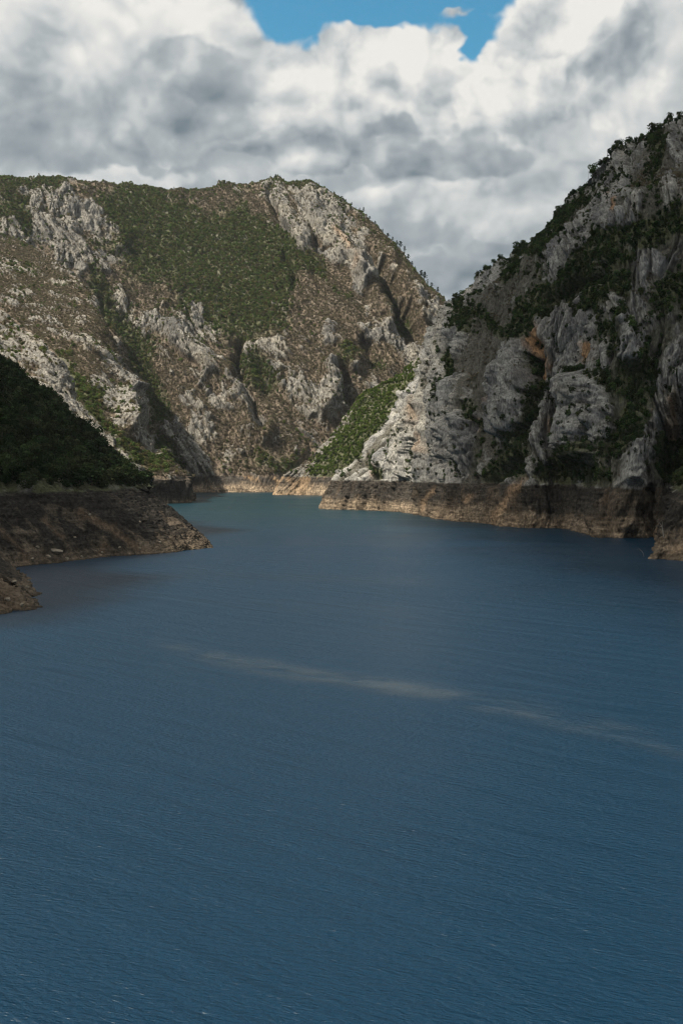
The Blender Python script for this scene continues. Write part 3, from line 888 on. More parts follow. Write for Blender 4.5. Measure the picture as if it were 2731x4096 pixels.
# ------------------------------------------------------------------ cumulus shading the grey cliff, and an added one darkening the promontory
def build_cloud(poly, label, soft, seed, dense):
    hgt = 1300.0
    n = 150
    pa = np.array(poly)
    x0, y0 = pa.min(0) - 120
    x1, y1 = pa.max(0) + 120
    X, Y = np.meshgrid(np.linspace(x0, x1, n), np.linspace(y0, y1, n))
    # signed distance to the outline
    d = dist_poly(X, Y, poly + [poly[0]])
    ins = np.zeros(X.shape, bool)
    for (ax, ay), (bx, by) in zip(poly, poly[1:] + poly[:1]):
        if ay != by:
            c = ((ay > Y) != (by > Y)) & (X < (bx - ax) * (Y - ay) / (by - ay) + ax)
            ins ^= c
    d = np.where(ins, d, -d) + 45 * fbm(X / 190, Y / 190, 0.0, 5, 0.6, seed)
    up = np.where(d > 0, 30 + 260 * (1 - np.exp(-np.maximum(d, 0) / 220)) * (1 + 0.5 * np.abs(fbm(X / 170, Y / 170, 0.3, 4, 0.5, 78))), 0)
    dn = np.where(d > 0, 12 + 30 * (1 - np.exp(-np.maximum(d, 0) / 120)) * (1 + 0.6 * fbm(X / 120, Y / 120, 0.7, 3, 0.5, 79)), 0)
    off = SV * (hgt / SV[2])
    keep = d > 0
    idx = -np.ones(X.shape, int)
    idx[keep] = np.arange(keep.sum())
    k = keep.sum()
    base = np.stack([X[keep] + off[0], Y[keep] + off[1], np.full(k, hgt)], -1)
    top = base + np.array([0, 0, 1.0]) * up[keep][:, None]
    bot = base - np.array([0, 0, 1.0]) * dn[keep][:, None]
    faces = []
    for j in range(n - 1):
        for i in range(n - 1):
            q = (idx[j, i], idx[j, i + 1], idx[j + 1, i + 1], idx[j + 1, i])
            if min(q) >= 0:
                faces.append(q)
    # close the rim
    from collections import Counter
    ed = Counter()
    for q in faces:
        for a, b in zip(q, q[1:] + q[:1]):
            ed[(a, b)] += 1
    side = [(a, b, b + k, a + k) for (a, b) in ed if (b, a) not in ed]
    allf = faces + [tuple(v + k for v in q[::-1]) for q in faces] + [s[::-1] for s in side]
    me = bpy.data.meshes.new('cloud')
    me.from_pydata(np.concatenate([top, bot]).tolist(), [], allf)
    m, N = new_mat('cloud_vapour')
    tc = N.n('ShaderNodeTexCoord')
    df = N.n('ShaderNodeBsdfDiffuse')
    f = N.ramp(N.noise(tc.outputs['Object'], 0.01, 5.0, 0.6), 0.3, 0.7, 0.78, 0.9)
    cmb = N.n('ShaderNodeCombineColor')
    for i in range(3):
        N.link(f, cmb.inputs[i])
    N.link(cmb.outputs[0], df.inputs[0])
    tr = N.n('ShaderNodeBsdfTranslucent')
    tr.inputs[0].default_value = (0.85, 0.86, 0.87, 1)
    mx = N.n('ShaderNodeMixShader')
    mx.inputs[0].default_value = 0.5
    N.link(df.outputs[0], mx.inputs[1])
    N.link(tr.outputs[0], mx.inputs[2])
    out = N.n('ShaderNodeOutputMaterial')
    N.link(mx.outputs[0], out.inputs[0])
    thin = me.attributes.new('thin', 'FLOAT', 'POINT')
    tv = np.clip(d[keep] / soft, 0, 1)
    thin.data.foreach_set('value', np.concatenate([tv, tv]).astype(np.float32))
    ta = N.n('ShaderNodeAttribute', attribute_name='thin')
    tp = N.n('ShaderNodeBsdfTransparent')
    mt = N.n('ShaderNodeMixShader')
    N.link(N.math('MULTIPLY', ta.outputs['Fac'], dense), mt.inputs[0])     # vapour lets a little sun through
    N.link(tp.outputs[0], mt.inputs[1])
    N.link(mx.outputs[0], mt.inputs[2])
    N.link(mt.outputs[0], out.inputs[0])
    me.materials.append(m)
    for p_ in me.polygons:
        p_.use_smooth = True
    o = bpy.data.objects.new('cloud', me)
    COL.objects.link(o)
    o['kind'] = 'stuff'
    o['label'] = label


build_cloud([(85, 180), (500, 60), (1300, 0), (1500, 1000), (1300, 1950), (700, 1920), (375, 1700), (275, 1550), (208, 1420), (168, 1300), (128, 1175),
             (75, 1080), (40, 900), (42, 600), (60, 350)], 'drifting cumulus high above whose shadow lies on the tall grey cliff', 110.0, 77, 0.78)
build_cloud([(-122, 690), (-140, 520), (-122, 400), (-112, 330), (-250, 120), (-900, 0), (-1000, 1000), (-400, 1050), (-230, 1060), (-155, 960), (-126, 760)],  # unseen cloud, added only to keep the sun off the promontory
            'small cloud added out of view to darken the wooded promontory', 45.0, 177, 0.98)


# ------------------------------------------------------------------ plants
def quads(cent, nrm, size, rs):
    """leaf cards: one small quad for each centre, facing about nrm"""
    n = len(cent)
    up = rs.normal(size=(n, 3))
    u = np.cross(nrm, up)
    u /= np.linalg.norm(u, axis=1)[:, None] + 1e-9
    v = np.cross(nrm, u)
    s = size[:, None]
    a = rs.uniform(0.7, 1.3, (n, 1))
    c = np.stack([cent - u * s * a - v * s * .6, cent + u * s * .8 - v * s * a * .7, cent + u * s * a + v * s * .7, cent - u * s * .7 + v * s * a], 1)
    return c.reshape(-1, 3)


def mesh_quads(name, pts, mat):
    me = bpy.data.meshes.new(name)
    n = len(pts) // 4
    me.vertices.add(n * 4)
    me.vertices.foreach_set('co', pts.reshape(-1).astype(np.float32))
    me.loops.add(n * 4)
    me.loops.foreach_set('vertex_index', np.arange(n * 4).astype(np.int32))
    me.polygons.add(n)
    me.polygons.foreach_set('loop_start', (np.arange(n) * 4).astype(np.int32))
    me.update()
    me.materials.append(mat)
    return me


def tube(paths, sides=5):
    """list of polylines [(x,y,z,r), ...] -> verts, faces"""
    vs_, fs = [], []
    for path in paths:
        path = [np.array(p, float) for p in path]
        base = len(vs_)
        for i, p in enumerate(path):
            t = (path[min(i + 1, len(path) - 1)] - path[max(i - 1, 0)])[:3]
            t /= np.linalg.norm(t) + 1e-9
            ref = np.array([1.0, 0, 0]) if abs(t[0]) < 0.8 else np.array([0, 1.0, 0])
            u = np.cross(t, ref)
            u /= np.linalg.norm(u)
            w = np.cross(t, u)
            for k in range(sides):
                an = 2 * math.pi * k / sides
                vs_.append(p[:3] + (u * math.cos(an) + w * math.sin(an)) * p[3])
        for i in range(len(path) - 1):
            for k in range(sides):
                a, b = base + i * sides + k, base + i * sides + (k + 1) % sides
                fs.append((a, b, b + sides, a + sides))
        fs.append(tuple(base + (len(path) - 1) * sides + k for k in range(sides)))
    return vs_, fs


def mesh_tube(name, paths, mat, sides=5):
    v, f = tube(paths, sides)
    me = bpy.data.meshes.new(name)
    me.from_pydata([tuple(p) for p in v], [], f)
    me.materials.append(mat)
    return me


def crown_pts(rs, n, width, z0, z1, lobes, leaf, lobe_r=0.30):
    """leaf cards gathered in uneven lobes; a plant one unit tall"""
    zc = (z0 + z1) / 2
    L_ = []
    for i in range(lobes):
        th, rr = rs.uniform(0, 2 * math.pi), math.sqrt(rs.uniform(0, 1)) * width * 0.34
        zz = rs.uniform(z0 + 0.10, z1 - 0.14)
        rr *= 1.0 - 0.5 * abs(zz - zc) / (z1 - z0) * 2
        L_.append((rr * math.cos(th), rr * math.sin(th), zz, rs.uniform(0.65, 1.15) * lobe_r * width))
    L_ = np.array(L_)
    which = rs.integers(0, lobes, n)
    dirs = rs.normal(size=(n, 3))
    dirs /= np.linalg.norm(dirs, axis=1)[:, None]
    rad = rs.uniform(0.45, 1.05, n) ** 0.6 * L_[which, 3]
    c = L_[which, :3] + dirs * rad[:, None] * np.array([1, 1, 0.85])
    c[:, 2] = np.clip(c[:, 2], 0.02, 1.05)
    nr = dirs + rs.normal(size=(n, 3)) * 0.45
    nr /= np.linalg.norm(nr, axis=1)[:, None]
    return quads(c, nr, rs.uniform(0.6, 1.3, n) * leaf, rs)


def trunk_paths(rs, h, r, limbs, spread):
    lean = rs.normal(size=2) * 0.04
    ps = [[(0, 0, -0.12, r * 1.25), (lean[0] * .5, lean[1] * .5, h * .5, r * .85), (lean[0], lean[1], h, r * .35)]]
    for i in range(limbs):
        z = h * rs.uniform(0.35, 0.85)
        th = rs.uniform(0, 6.28)
        ps.append([(lean[0] * z / h, lean[1] * z / h, z, r * .5), (math.cos(th) * spread * .5, math.sin(th) * spread * .5, z + .13, r * .32),
                   (math.cos(th) * spread, math.sin(th) * spread, z + .22, r * .14)])
    return ps


def pine_pts(rs, n, tiers, width):
    cs, ns, sz = [], [], []
    for i in range(n):
        t = rs.integers(0, tiers)
        f = t / max(tiers - 1, 1)
        zz = 0.42 + 0.55 * f
        wd = width * (1.0 - 0.55 * f ** 1.4) * (0.75 + 0.5 * ((t * 37) % 7) / 7)
        th = rs.uniform(0, 6.28)
        side = (t * 2.4) % 6.28
        rr = math.sqrt(rs.uniform(0, 1)) * wd * 0.5 * (0.75 + 0.45 * math.cos(th - side))
        cs.append((rr * math.cos(th), rr * math.sin(th), zz + rs.normal() * 0.018 + 0.05 * (1 - rr / max(wd, .01)) - 0.03))
        nn = np.array([rs.normal() * .45, rs.normal() * .45, 1.0])
        ns.append(nn / np.linalg.norm(nn))
        sz.append(rs.uniform(0.025, 0.05))
    return quads(np.array(cs), np.array(ns), np.array(sz), rs)


protos = bpy.data.collections.new('plant_kinds')      # prototypes for the uncountable cover, not linked to the scene


def proto(name, crown, mats, trunk=None):
    me = mesh_quads(name, crown, mats[0])
    if trunk is not None:
        v, f = tube(trunk, 4)
        n0 = len(me.vertices)
        allv = np.concatenate([crown, np.array(v)])
        faces = np.arange(len(crown)).reshape(-1, 4).tolist() + [tuple(i + n0 for i in q) for q in f]
        nq = len(crown) // 4
        me2 = bpy.data.meshes.new(name)
        me2.from_pydata(allv.tolist(), [], faces)
        me2.materials.append(mats[0])
        me2.materials.append(mats[1])
        mi = np.zeros(len(faces), np.int32)
        mi[nq:] = 1
        me2.polygons.foreach_set('material_index', mi)
        bpy.data.meshes.remove(me)
        me = me2
    o = bpy.data.objects.new(name, me)
    return o


def kind_collection(name, objs):
    c = bpy.data.collections.new(name)
    for o in objs:
        c.objects.link(o)
    return c


rs = np.random.default_rng(3)
K_GREEN = kind_collection('green_kinds', [proto('leafy_shrub_%s' % 'abcde'[i], crown_pts(rs, 170, 1.0, 0.05, 1.0, 8 + i, 0.075), (M_GREEN, M_BARK)) for i in range(5)])
K_BRIGHT = kind_collection('bright_kinds', [proto('bright_shrub_%s' % 'abcd'[i], crown_pts(rs, 190, 1.0, 0.05, 1.0, 8 + i, 0.075), (M_BRIGHT, M_BARK)) for i in range(4)])
K_DEEP = kind_collection('deep_kinds', [proto('deep_shrub_%s' % 'abcde'[i], crown_pts(rs, 230, 1.0, 0.05, 1.0, 8 + i, 0.065), (M_DEEP, M_BARK)) for i in range(5)])
K_DARK = kind_collection('dark_kinds', [proto('dark_shrub_%s' % 'abcde'[i], crown_pts(rs, 230, 1.0, 0.05, 1.0, 8 + i, 0.065), (M_DARK, M_BARK)) for i in range(5)])
K_BROWN = kind_collection('brown_kinds', [proto('bare_shrub_%s' % 'abcd'[i], crown_pts(rs, 120, 1.1, 0.0, 0.9, 7 + i, 0.065), (M_BROWN, M_BARK)) for i in range(4)])
K_PINE = kind_collection('pine_kinds', [proto('small_pine_%s' % 'abc'[i], pine_pts(rs, 150, 5 + i, 0.6), (M_PINE, M_BARK), trunk_paths(rs, 0.95, 0.02, 0, .1)) for i in range(3)])

# depth buffer of the hillsides, to tell which plants can be seen
ZR = 6.0
zb = np.full((int(4096 / ZR) + 2, int(2731 / ZR) + 2), 1e9)
for nm_, ld in LAND.items():
    ix, iy = np.floor(ld['px'] / ZR).astype(int), np.floor(ld['py'] / ZR).astype(int)
    ok = (ix >= 0) & (ix < zb.shape[1]) & (iy >= 0) & (iy < zb.shape[0]) & (ld['g'][..., 1] > 5)
    np.minimum.at(zb, (iy[ok], ix[ok]), ld['g'][..., 1][ok])


def scatter(name, cov, hmin, hmax, spacing, rs, sizef=None, margin=120.0):
    """plants on a hillside: cov is the covered share at each grid point; returns positions and heights"""
    ld = LAND[name]
    g = ld['g']
    e1, e2 = g[:-1, 1:] - g[:-1, :-1], g[1:, :-1] - g[:-1, :-1]
    area = np.linalg.norm(np.cross(e1, e2), axis=-1)
    c = 0.25 * (cov[:-1, :-1] + cov[1:, :-1] + cov[:-1, 1:] + cov[1:, 1:])
    px, py = ld['px'][:-1, :-1], ld['py'][:-1, :-1]
    zl = RING + 1.5 + 3.2 * np.abs(noise(g[:-1, :-1, 0] / 14.0, g[:-1, :-1, 1] / 14.0, 0.5, 99)) * 2
    ok = (px > -120) & (px < 2850) & (g[:-1, :-1, 2] > zl)
    ix, iy = np.clip((px / ZR).astype(int), 0, zb.shape[1] - 1), np.clip((py / ZR).astype(int), 0, zb.shape[0] - 1)
    ok &= g[:-1, :-1, 1] < zb[iy, ix] + margin
    hm = 0.5 * (hmin + hmax)
    lam_ = np.where(ok, c * area / (spacing * hm * hm), 0)
    cnt = rs.poisson(np.clip(lam_, 0, 6))
    vi, ui = np.nonzero(cnt)
    rep = cnt[vi, ui]
    vi, ui = np.repeat(vi, rep), np.repeat(ui, rep)
    f1, f2 = rs.random(len(vi)), rs.random(len(vi))
    p = g[vi, ui] + e1[vi, ui] * f1[:, None] + e2[vi, ui] * f2[:, None]
    h = hmin + (hmax - hmin) * rs.random(len(vi)) ** 1.6
    if sizef is not None:
        h = h * sizef[vi, ui]
    return p, h


PLANTS = {'deep': [], 'bright': [], 'green': [], 'dark': [], 'brown': [], 'pine': []}


def cover(name, hg, hb, green_kind, sp_g=0.62, sp_b=0.62, rock_g=0.10, rock_b=0.05, gcut=(0.25, 0.75), pine=0.0, crest_g=0.0):
    ld = LAND[name]
    r_ = np.random.default_rng(100 + ld['seed'])
    rock = ld['rock']
    gv = ld['gs'] + ld['green_bias'] + 0.5 * ld['macro'] + 0.32 * ld['spec']
    bv = ld['brown_bias'] + 0.4 * ld['spec'] - 0.3 * ld['macro']
    gc = sstep(gcut[0], gcut[1], gv) * (1 - rock) ** 1.2
    gc = np.maximum(gc, rock_g * (0.15 + 2.6 * sstep(0.13, 0.02, ld['crease'])) * sstep(-0.5, 0.4, ld['macro'] - 0.4 * ld['spec']))
    rows = np.abs(np.arange(rock.shape[0]) - ld['crest'])[:, None]
    gc = np.maximum(gc, crest_g * sstep(16, 4, rows + 0 * rock) * sstep(-0.5, 0.2, ld['spec']))
    # crest line is wooded
    bc = np.clip(sstep(0.2, 0.8, bv), 0, 1) * (1 - rock) * (1 - 0.8 * np.clip(gc, 0, 1))
    bc = np.maximum(bc, rock_b)
    p, h = scatter(name, gc, *hg, sp_g, r_)
    PLANTS[green_kind].append((p, h, name))
    p, h = scatter(name, bc, *hb, sp_b, r_)
    PLANTS['brown'].append((p, h, name))
    if pine:
        p, h = scatter(name, pine * np.clip(gc + 0.2 * rock, 0, 1), hg[0] * 1.2, hg[1] * 1.5, sp_g, r_)
        PLANTS['pine'].append((p, h, name))


cover('mountain_far', (3.5, 9.0), (2.5, 7.0), 'green', rock_g=0.05, rock_b=0.12, pine=0.03, crest_g=0.35, sp_b=0.56)
cover('hillside_spur', (4.0, 8.0), (2.4, 5.0), 'green', rock_b=0.10)
cover('hillside_rib', (3.0, 6.0), (2.0, 4.0), 'green', rock_b=0.06)
cover('hillside_green_spur', (3.5, 7.0), (2.5, 4.5), 'bright', rock_g=0.16, sp_g=0.68)
cover('cliff_wall', (1.8, 6.2), (1.5, 3.5), 'dark', rock_g=0.10, rock_b=0.02, gcut=(0.2, 0.7), pine=0.02, crest_g=0.42)
cover('shore_point', (3.0, 6.0), (1.5, 3.0), 'dark', rock_g=0.10)
cover('promontory_slope', (2.8, 11.0), (1.5, 3.5), 'deep', rock_g=0.2, gcut=(0.1, 0.5), sp_g=0.36, crest_g=0.8)

# ------------------------------------------------------------------ single trees: the ones that show largest
def tag(o, label, cat, group=None):
    o['label'] = label
    o['category'] = cat
    if group:
        o['group'] = group


rt = np.random.default_rng(9)
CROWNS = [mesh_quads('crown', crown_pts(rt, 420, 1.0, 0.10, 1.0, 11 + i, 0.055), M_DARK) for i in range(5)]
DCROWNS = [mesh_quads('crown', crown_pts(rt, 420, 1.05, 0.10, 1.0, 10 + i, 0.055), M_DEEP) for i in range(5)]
TRUNKS = [mesh_tube('trunk', trunk_paths(rt, 0.75, 0.028, 4, 0.3), M_BARK) for i in range(5)]
PCROWNS = [mesh_quads('crown', pine_pts(rt, 330, 5 + i, 0.62), M_PINE) for i in range(4)]
PTRUNKS = [mesh_tube('trunk', trunk_paths(rt, 0.96, 0.017, 0, .1), M_BARK) for i in range(4)]


def place_tree(name, p, h, label, group, crown, trunk, sx=1.0, rz=0.0):
    e = bpy.data.objects.new(name, None)
    e.empty_display_size = 0.5
    e.location = tuple(p)
    e.rotation_euler = (0, 0, rz)
    e.scale = (h * sx, h * sx, h)
    COL.objects.link(e)
    tag(e, label, 'tree', group)
    for nm_, me_ in (('trunk', trunk), ('crown', crown)):
        o = bpy.data.objects.new(nm_, me_)
        o.parent = e
        COL.objects.link(o)
    return e


def skyline(name, px):
    """highest point of a hillside seen at this bearing"""
    ld = LAND[name]
    m = (np.abs(ld['px'] - px) < 3.5) & (ld['g'][..., 1] > 10)
    py = np.where(m, ld['py'], 1e9)
    k = np.unravel_index(np.argmin(py), py.shape)
    return ld['g'][k]


ORD = ['first', 'second', 'third', 'fourth', 'fifth', 'sixth', 'seventh', 'eighth', 'ninth', 'tenth', 'eleventh', 'twelfth', 'thirteenth', 'fourteenth',
       'fifteenth', 'sixteenth', 'seventeenth', 'eighteenth', 'nineteenth', 'twentieth', 'twenty-first', 'twenty-second', 'twenty-third', 'twenty-fourth',
       'twenty-fifth', 'twenty-sixth', 'twenty-seventh', 'twenty-eighth']
pines = [1385, 1408, 1455, 1481, 1503, 1532, 1553, 1570, 1590, 1602, 1621, 1634, 1650, 1662, 1687, 1700, 1712, 1728, 1752]
ph = [13, 12, 19, 13, 14, 14, 17, 15, 19, 24, 22, 20, 17, 13, 24, 27, 20, 17, 20]
for i, (x, h) in enumerate(zip(pines, ph)):
    p = skyline('mountain_far', x)
    place_tree('pine_tree', p - np.array([0, 0, 0.6]), h, '%s flat-topped pine down the far mountain skyline, counted from its summit' % ORD[i],
               'pines on the far ridge', PCROWNS[i % 4], PTRUNKS[i % 4], 1.0 + 0.25 * math.sin(i * 2.3), i * 1.7)
sky_x = [1822, 1846, 1905, 1946, 1970, 1996, 2064, 2098, 2127, 2147, 2190, 2233, 2248, 2285, 2318, 2335, 2367, 2397, 2417, 2436, 2479, 2515, 2565, 2604, 2640, 2680, 2713]
sky_h = [9, 6, 7, 7, 5, 6, 12, 8, 6, 6, 6, 8, 5, 7, 6, 5, 11, 6, 5, 8, 6, 6, 6, 9, 7, 6, 7]
for i, (x, h) in enumerate(zip(sky_x, sky_h)):
    p = skyline('cliff_wall', x)
    place_tree('skyline_tree', p - np.array([0, 0, 0.16 * h]), h * 1.2, '%s dark tree up the skyline of the grey cliff, counted from the gap' % ORD[i],
               'trees on the cliff skyline', CROWNS[i % 5], TRUNKS[i % 5], 1.2 + 0.25 * math.sin(i * 1.9), i * 2.1)

for i, (x, h) in enumerate(zip([585, 560, 538, 512, 488, 462, 440, 412, 385, 352, 330, 300, 268, 236, 205, 180, 150, 118, 92, 60, 34, 8],
                              [7, 9, 6, 8, 10, 6, 9, 7, 11, 7, 9, 6, 10, 8, 7, 11, 7, 9, 6, 10, 8, 9])):
    p = skyline('promontory_slope', x)
    place_tree('wood_tree', p - np.array([0, 0, 0.14 * h]), h * 1.1, '%s tree up the outline of the dark wooded promontory, counted from its tip' % ORD[i],
               'trees on the promontory outline', DCROWNS[(i * 3) % 5], TRUNKS[(i * 3) % 5], 1.1 + 0.3 * math.sin(i * 2.7), i * 1.1)

# the largest of the scattered trees become trees of their own, the rest stays cover
cand = []
for kind in ('deep', 'dark', 'green'):
    for li, (p, h, nm_) in enumerate(PLANTS[kind]):
        px, py = proj(p)
        ix, iy = np.clip((px / ZR).astype(int), 0, zb.shape[1] - 1), np.clip((py / ZR).astype(int), 0, zb.shape[0] - 1)
        tx, ty = proj(p + np.array([0, 0, 1.0]) * h[:, None] * 0.5)
        jx, jy = np.clip((tx / ZR).astype(int), 0, zb.shape[1] - 1), np.clip((ty / ZR).astype(int), 0, zb.shape[0] - 1)
        vis = (p[:, 1] < zb[jy, jx] + 6) & (px > 6) & (px < 2725) & (py > 0)
        sc = np.where(vis, h * F / p[:, 1], 0)
        cand += [(sc[k], kind, li, k) for k in np.argsort(-sc)[:400]]
cand.sort(reverse=True)
chosen, quota = [], {'promontory_slope': 145, 'cliff_wall': 75, 'shore_point': 6}
for c_ in cand:
    nm_ = PLANTS[c_[1]][c_[2]][2]
    if c_[0] > 0 and quota.get(nm_, 0) > 0:
        quota[nm_] -= 1
        chosen.append(c_)
drop = {}
WHERE = {
    'promontory_slope': ('tree', 'bushy dark green tree in the shaded wood covering the near promontory', 'trees in the promontory wood'),
    'cliff_wall': ('cliff_tree', 'dark green tree rooted on a ledge of the tall grey cliff', 'trees on the cliff ledges'),
    'shore_point': ('shore_tree', 'dark green tree on the rock point at the frame edge', 'trees on the rock point'),
    'hillside_rib': ('hill_tree', 'green tree among the pale rocks of the bare rib', 'trees on the pale rib'),
    'hillside_spur': ('hill_tree', 'green tree on the sunlit rocky spur above the dark block', 'trees on the sunlit spur'),
    'hillside_green_spur': ('hill_tree', 'green tree on the sunlit spur behind the grey cliff', 'trees on the green spur'),
    'mountain_far': ('hill_tree', 'green tree on the tall mountain beyond the lake', 'trees on the far mountain'),
}
seen_lab = {}
edge_rows = {}
for c_ in chosen:                                     # trees one can point at: along the skyline or the lower edge of the wood
    p, h, nm_ = PLANTS[c_[1]][c_[2]]
    q = p[c_[3]]
    if nm_ == 'promontory_slope':
        qx, qy = proj(q)
        sky = skyline(nm_, qx)
        row = 'low' if q[2] < RING + 7 else None
        if row:
            edge_rows.setdefault(row, []).append((-qx, c_))
for row, lst in edge_rows.items():
    for j, (_, c_) in enumerate(sorted(lst, key=lambda t_: t_[0])):
        if j < len(ORD):
            seen_lab[c_] = '%s tree from the tip along the wood edge just above the bare bank' % ORD[j]
for i, c_ in enumerate(chosen):
    s_, kind, li, k = c_
    p, h, nm_ = PLANTS[kind][li]
    drop.setdefault((kind, li), []).append(k)
    a_, lb, gp = WHERE[nm_]
    lb = seen_lab.get(c_, lb)
    place_tree(a_, p[k] - np.array([0, 0, 0.3]), h[k] * 1.05, lb, gp, (DCROWNS if kind == 'deep' else CROWNS)[i % 5], TRUNKS[i % 5], 1.0 + 0.2 * math.sin(i * 1.3), i * 0.9)
for (kind, li), ks in drop.items():
    p, h, nm_ = PLANTS[kind][li]
    keep = np.ones(len(p), bool)
    keep[ks] = False
    PLANTS[kind][li] = (p[keep], h[keep], nm_)


# ------------------------------------------------------------------ uncountable cover
def stuff(name, label, kind, coll, sink=0.06, widen=1.0):
    p = np.concatenate([x[0] for x in PLANTS[kind]])
    h = np.concatenate([x[1] for x in PLANTS[kind]])
    n = len(p)
    r_ = np.random.default_rng(n)
    p = p - np.array([0, 0, 1.0]) * (h * sink)[:, None]
    me = bpy.data.meshes.new(name)
    me.vertices.add(n)
    me.vertices.foreach_set('co', p.reshape(-1).astype(np.float32))
    rot = np.zeros((n, 3), np.float32)
    rot[:, 2] = r_.uniform(0, 6.28, n)
    rot[:, :2] = r_.normal(size=(n, 2)) * 0.12
    sc = np.stack([h * r_.uniform(0.85, 1.3, n) * widen, h * r_.uniform(0.85, 1.3, n) * widen, h], -1).astype(np.float32)
    at = me.attributes.new('rot', 'FLOAT_VECTOR', 'POINT')
    at.data.foreach_set('vector', rot.reshape(-1))
    at = me.attributes.new('size', 'FLOAT_VECTOR', 'POINT')
    at.data.foreach_set('vector', sc.reshape(-1))
    at = me.attributes.new('pick', 'INT', 'POINT')
    at.data.foreach_set('value', r_.integers(0, len(coll.objects), n).astype(np.int32))
    o = bpy.data.objects.new(name, me)
    COL.objects.link(o)
    o['kind'] = 'stuff'
    o['label'] = label
    ng = bpy.data.node_groups.new(name + '_nodes', 'GeometryNodeTree')
    ng.interface.new_socket('Geometry', in_out='INPUT', socket_type='NodeSocketGeometry')
    ng.interface.new_socket('Geometry', in_out='OUTPUT', socket_type='NodeSocketGeometry')
    nn = ng.nodes
    gi, go = nn.new('NodeGroupInput'), nn.new('NodeGroupOutput')
    ci = nn.new('GeometryNodeCollectionInfo')
    ci.inputs['Collection'].default_value = coll
    ci.inputs['Separate Children'].default_value = True
    ci.inputs['Reset Children'].default_value = True
    ip = nn.new('GeometryNodeInstanceOnPoints')
    ip.inputs['Pick Instance'].default_value = True

    def named(nm_, ty):
        a = nn.new('GeometryNodeInputNamedAttribute')
        a.data_type = ty
        a.inputs['Name'].default_value = nm_
        return a.outputs[0]
    L_ = ng.links.new
    L_(gi.outputs[0], ip.inputs['Points'])
    L_(ci.outputs[0], ip.inputs['Instance'])
    L_(named('pick', 'INT'), ip.inputs['Instance Index'])
    L_(named('rot', 'FLOAT_VECTOR'), ip.inputs['Rotation'])
    L_(named('size', 'FLOAT_VECTOR'), ip.inputs['Scale'])
    L_(ip.outputs[0], go.inputs[0])
    md = o.modifiers.new('cover', 'NODES')
    md.node_group = ng
    print(name, n)
    return o


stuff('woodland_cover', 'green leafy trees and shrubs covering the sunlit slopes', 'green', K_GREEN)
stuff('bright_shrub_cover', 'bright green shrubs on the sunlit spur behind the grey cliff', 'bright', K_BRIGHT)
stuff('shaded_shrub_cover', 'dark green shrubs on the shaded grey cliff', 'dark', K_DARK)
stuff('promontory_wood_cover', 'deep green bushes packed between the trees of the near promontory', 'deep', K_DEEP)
stuff('bare_scrub_cover', 'brown leafless scrub over the dry slopes', 'brown', K_BROWN)
stuff('pine_cover', 'small dark pines scattered in the gullies', 'pine', K_PINE)

# ------------------------------------------------------------------ boulders and dead wood by the water
def boulder_mesh(name, rs_, squash=(1, 1, 0.7), cuts=7):
    import bmesh
    bm = bmesh.new()
    bmesh.ops.create_icosphere(bm, subdivisions=3, radius=1.0)
    planes = rs_.normal(size=(cuts, 3))
    planes /= np.linalg.norm(planes, axis=1)[:, None]
    offs = rs_.uniform(0.5, 0.85, cuts)
    for v in bm.verts:
        c = np.array(v.co)
        for pl, of in zip(planes, offs):                # broken faces
            t_ = c @ pl
            if t_ > of:
                c = c - pl * (t_ - of) * 0.92
        c = c * (1 + 0.07 * float(noise(c[0] * 3, c[1] * 3, c[2] * 3, 91)))
        v.co = c * np.array(squash)
    me_ = bpy.data.meshes.new(name)
    bm.to_mesh(me_)
    bm.free()
    me_.materials.append(M_STONE)
    return me_


def on_land(name, px, py):
    ld = LAND[name]
    d_ = np.hypot(ld['px'] - px, ld['py'] - py)
    d_ = np.where(ld['g'][..., 1] < zb.max() + 1, d_, 1e9)
    k = np.unravel_index(np.argmin(d_ + ld['g'][..., 1] * 0.02), d_.shape)
    return ld['g'][k]


rb = np.random.default_rng(21)
BM = [boulder_mesh('boulder', rb) for _ in range(4)]
slab = bpy.data.objects.new('boulder', boulder_mesh('slab_boulder', rb, (1.5, 1.0, 0.55), 9))
slab.location = tuple(on_land('promontory_slope', 224, 2212) + np.array([0, 0, 0.5]))
slab.scale = (3.6, 3.0, 3.0)
slab.rotation_euler = (0.1, 0.15, 0.4)
COL.objects.link(slab)
tag(slab, 'large pale slab boulder resting low on the brown bank of the promontory', 'boulder')
for i, (x, y, r) in enumerate([(195, 2232, 1.6), (268, 2236, 1.3), (330, 2228, 1.0), (130, 2240, 1.4), (410, 2212, 1.1), (480, 2190, 0.9), (300, 2150, 1.0), (150, 2190, 1.2),
                               (560, 2195, 1.0), (640, 2170, 0.9), (60, 2330, 1.2), (30, 2400, 1.3), (110, 2350, 0.9), (90, 2420, 1.0), (360, 2060, 1.1), (560, 2090, 1.0)]):
    o = bpy.data.objects.new('boulder', BM[i % 4])
    o.location = tuple(on_land('promontory_slope', x, y) + np.array([0, 0, 0.2 * r]))
    o.scale = (r * 1.2, r, r)
    o.rotation_euler = (0.2 * math.sin(i), 0.3 * math.cos(i * 2), i * 1.3)
    COL.objects.link(o)
    tag(o, 'small broken stone lying on the bare brown bank of the promontory', 'boulder', 'stones on the promontory bank')


def dead_tree(name, base, paths, label):
    e = bpy.data.objects.new(name, None)
    e.location = tuple(base)
    COL.objects.link(e)
    tag(e, label, 'tree')
    for j, pth in enumerate(paths):
        o = bpy.data.objects.new('trunk' if j == 0 else 'branch', mesh_tube('trunk' if j == 0 else 'branch', [pth], M_DEAD, 6))
        o.parent = e
        COL.objects.link(o)


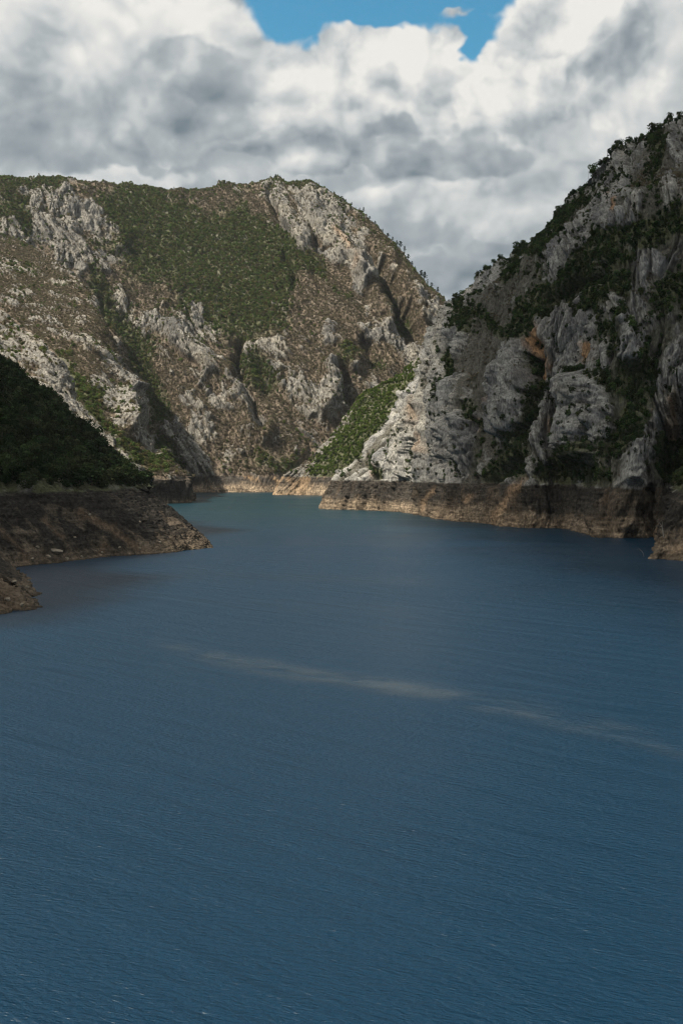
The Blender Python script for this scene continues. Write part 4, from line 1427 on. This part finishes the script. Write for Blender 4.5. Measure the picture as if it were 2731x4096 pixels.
b0 = on_land('shore_point', 2652, 2150)
dead_tree('dead_tree', b0, [
    [(0, 0, -0.6, .34), (-0.5, 0, 3.2, .28), (-0.9, 0.2, 6.2, .22), (-2.4, 0.4, 8.4, .12), (-4.2, 0.3, 9.3, .05)],
    [(-0.9, 0.2, 6.0, .17), (-3.0, -0.3, 6.6, .11), (-6.0, -0.5, 6.4, .04)], [(-0.9, 0.2, 6.2, .15), (-0.6, 0.6, 8.6, .09), (-1.4, 0.9, 10.6, .03)],
    [(-2.4, 0.4, 8.3, .1), (-3.4, 0.2, 10.2, .06), (-4.8, 0.2, 11.0, .03)]],
    'bleached dead tree leaning from the rock point near the water')
b1 = W(2574, 2226)
dead_tree('drowned_branch', b1, [
    [(0, 0, -1.0, .11), (-0.3, 0, 1.4, .09), (-1.6, 0.1, 3.4, .06), (-3.2, 0, 4.0, .035), (-4.6, 0.1, 3.9, .02)],
    [(-1.6, 0.1, 3.3, .07), (-2.4, 0.5, 4.6, .045), (-3.6, 0.6, 5.0, .02)], [(-0.6, 0, 2.0, .06), (-0.9, 0.4, 3.4, .03)]],
    'thin bare branch sticking out of the water beside the rock point')
for x, h, lb in ((2317, 9.0, 'bare grey snag standing on the lower cliff skyline'), (2350, 12.0, 'tallest bare snag on the cliff skyline beside a round dark tree')):
    p = skyline('cliff_wall', x)
    dead_tree('snag', p, [[(0, 0, -1, .2), (0.1, 0, h * .5, .15), (-0.2, 0, h, .04)], [(0.05, 0, h * .45, .09), (1.2, 0, h * .7, .03)], [(0.05, 0, h * .6, .08), (-1.0, 0.2, h * .82, .03)]], lb)

# ------------------------------------------------------------------ thin haze in the gorge
HAZE = 1.15e-5
me = bpy.data.meshes.new('haze')
hx, hy0, hy1, hz0, hz1 = 2900.0, -300.0, 4700.0, -18.0, 1120.0
vv = [(x, y, z) for z in (hz0, hz1) for y in (hy0, hy1) for x in (-hx, hx)]
me.from_pydata(vv, [], [(0, 2, 3, 1), (4, 5, 7, 6), (0, 1, 5, 4), (2, 6, 7, 3), (0, 4, 6, 2), (1, 3, 7, 5)])
m, N = new_mat('haze_air')
pv = N.n('ShaderNodeVolumePrincipled')
pv.inputs['Color'].default_value = (0.80, 0.89, 1.0, 1)
pv.inputs['Density'].default_value = HAZE
pv.inputs['Anisotropy'].default_value = 0.2
out = N.n('ShaderNodeOutputMaterial')
N.link(pv.outputs[0], out.inputs['Volume'])
me.materials.append(m)
o = bpy.data.objects.new('haze', me)
COL.objects.link(o)
o['kind'] = 'stuff'
o['label'] = 'thin blue haze filling the gorge'
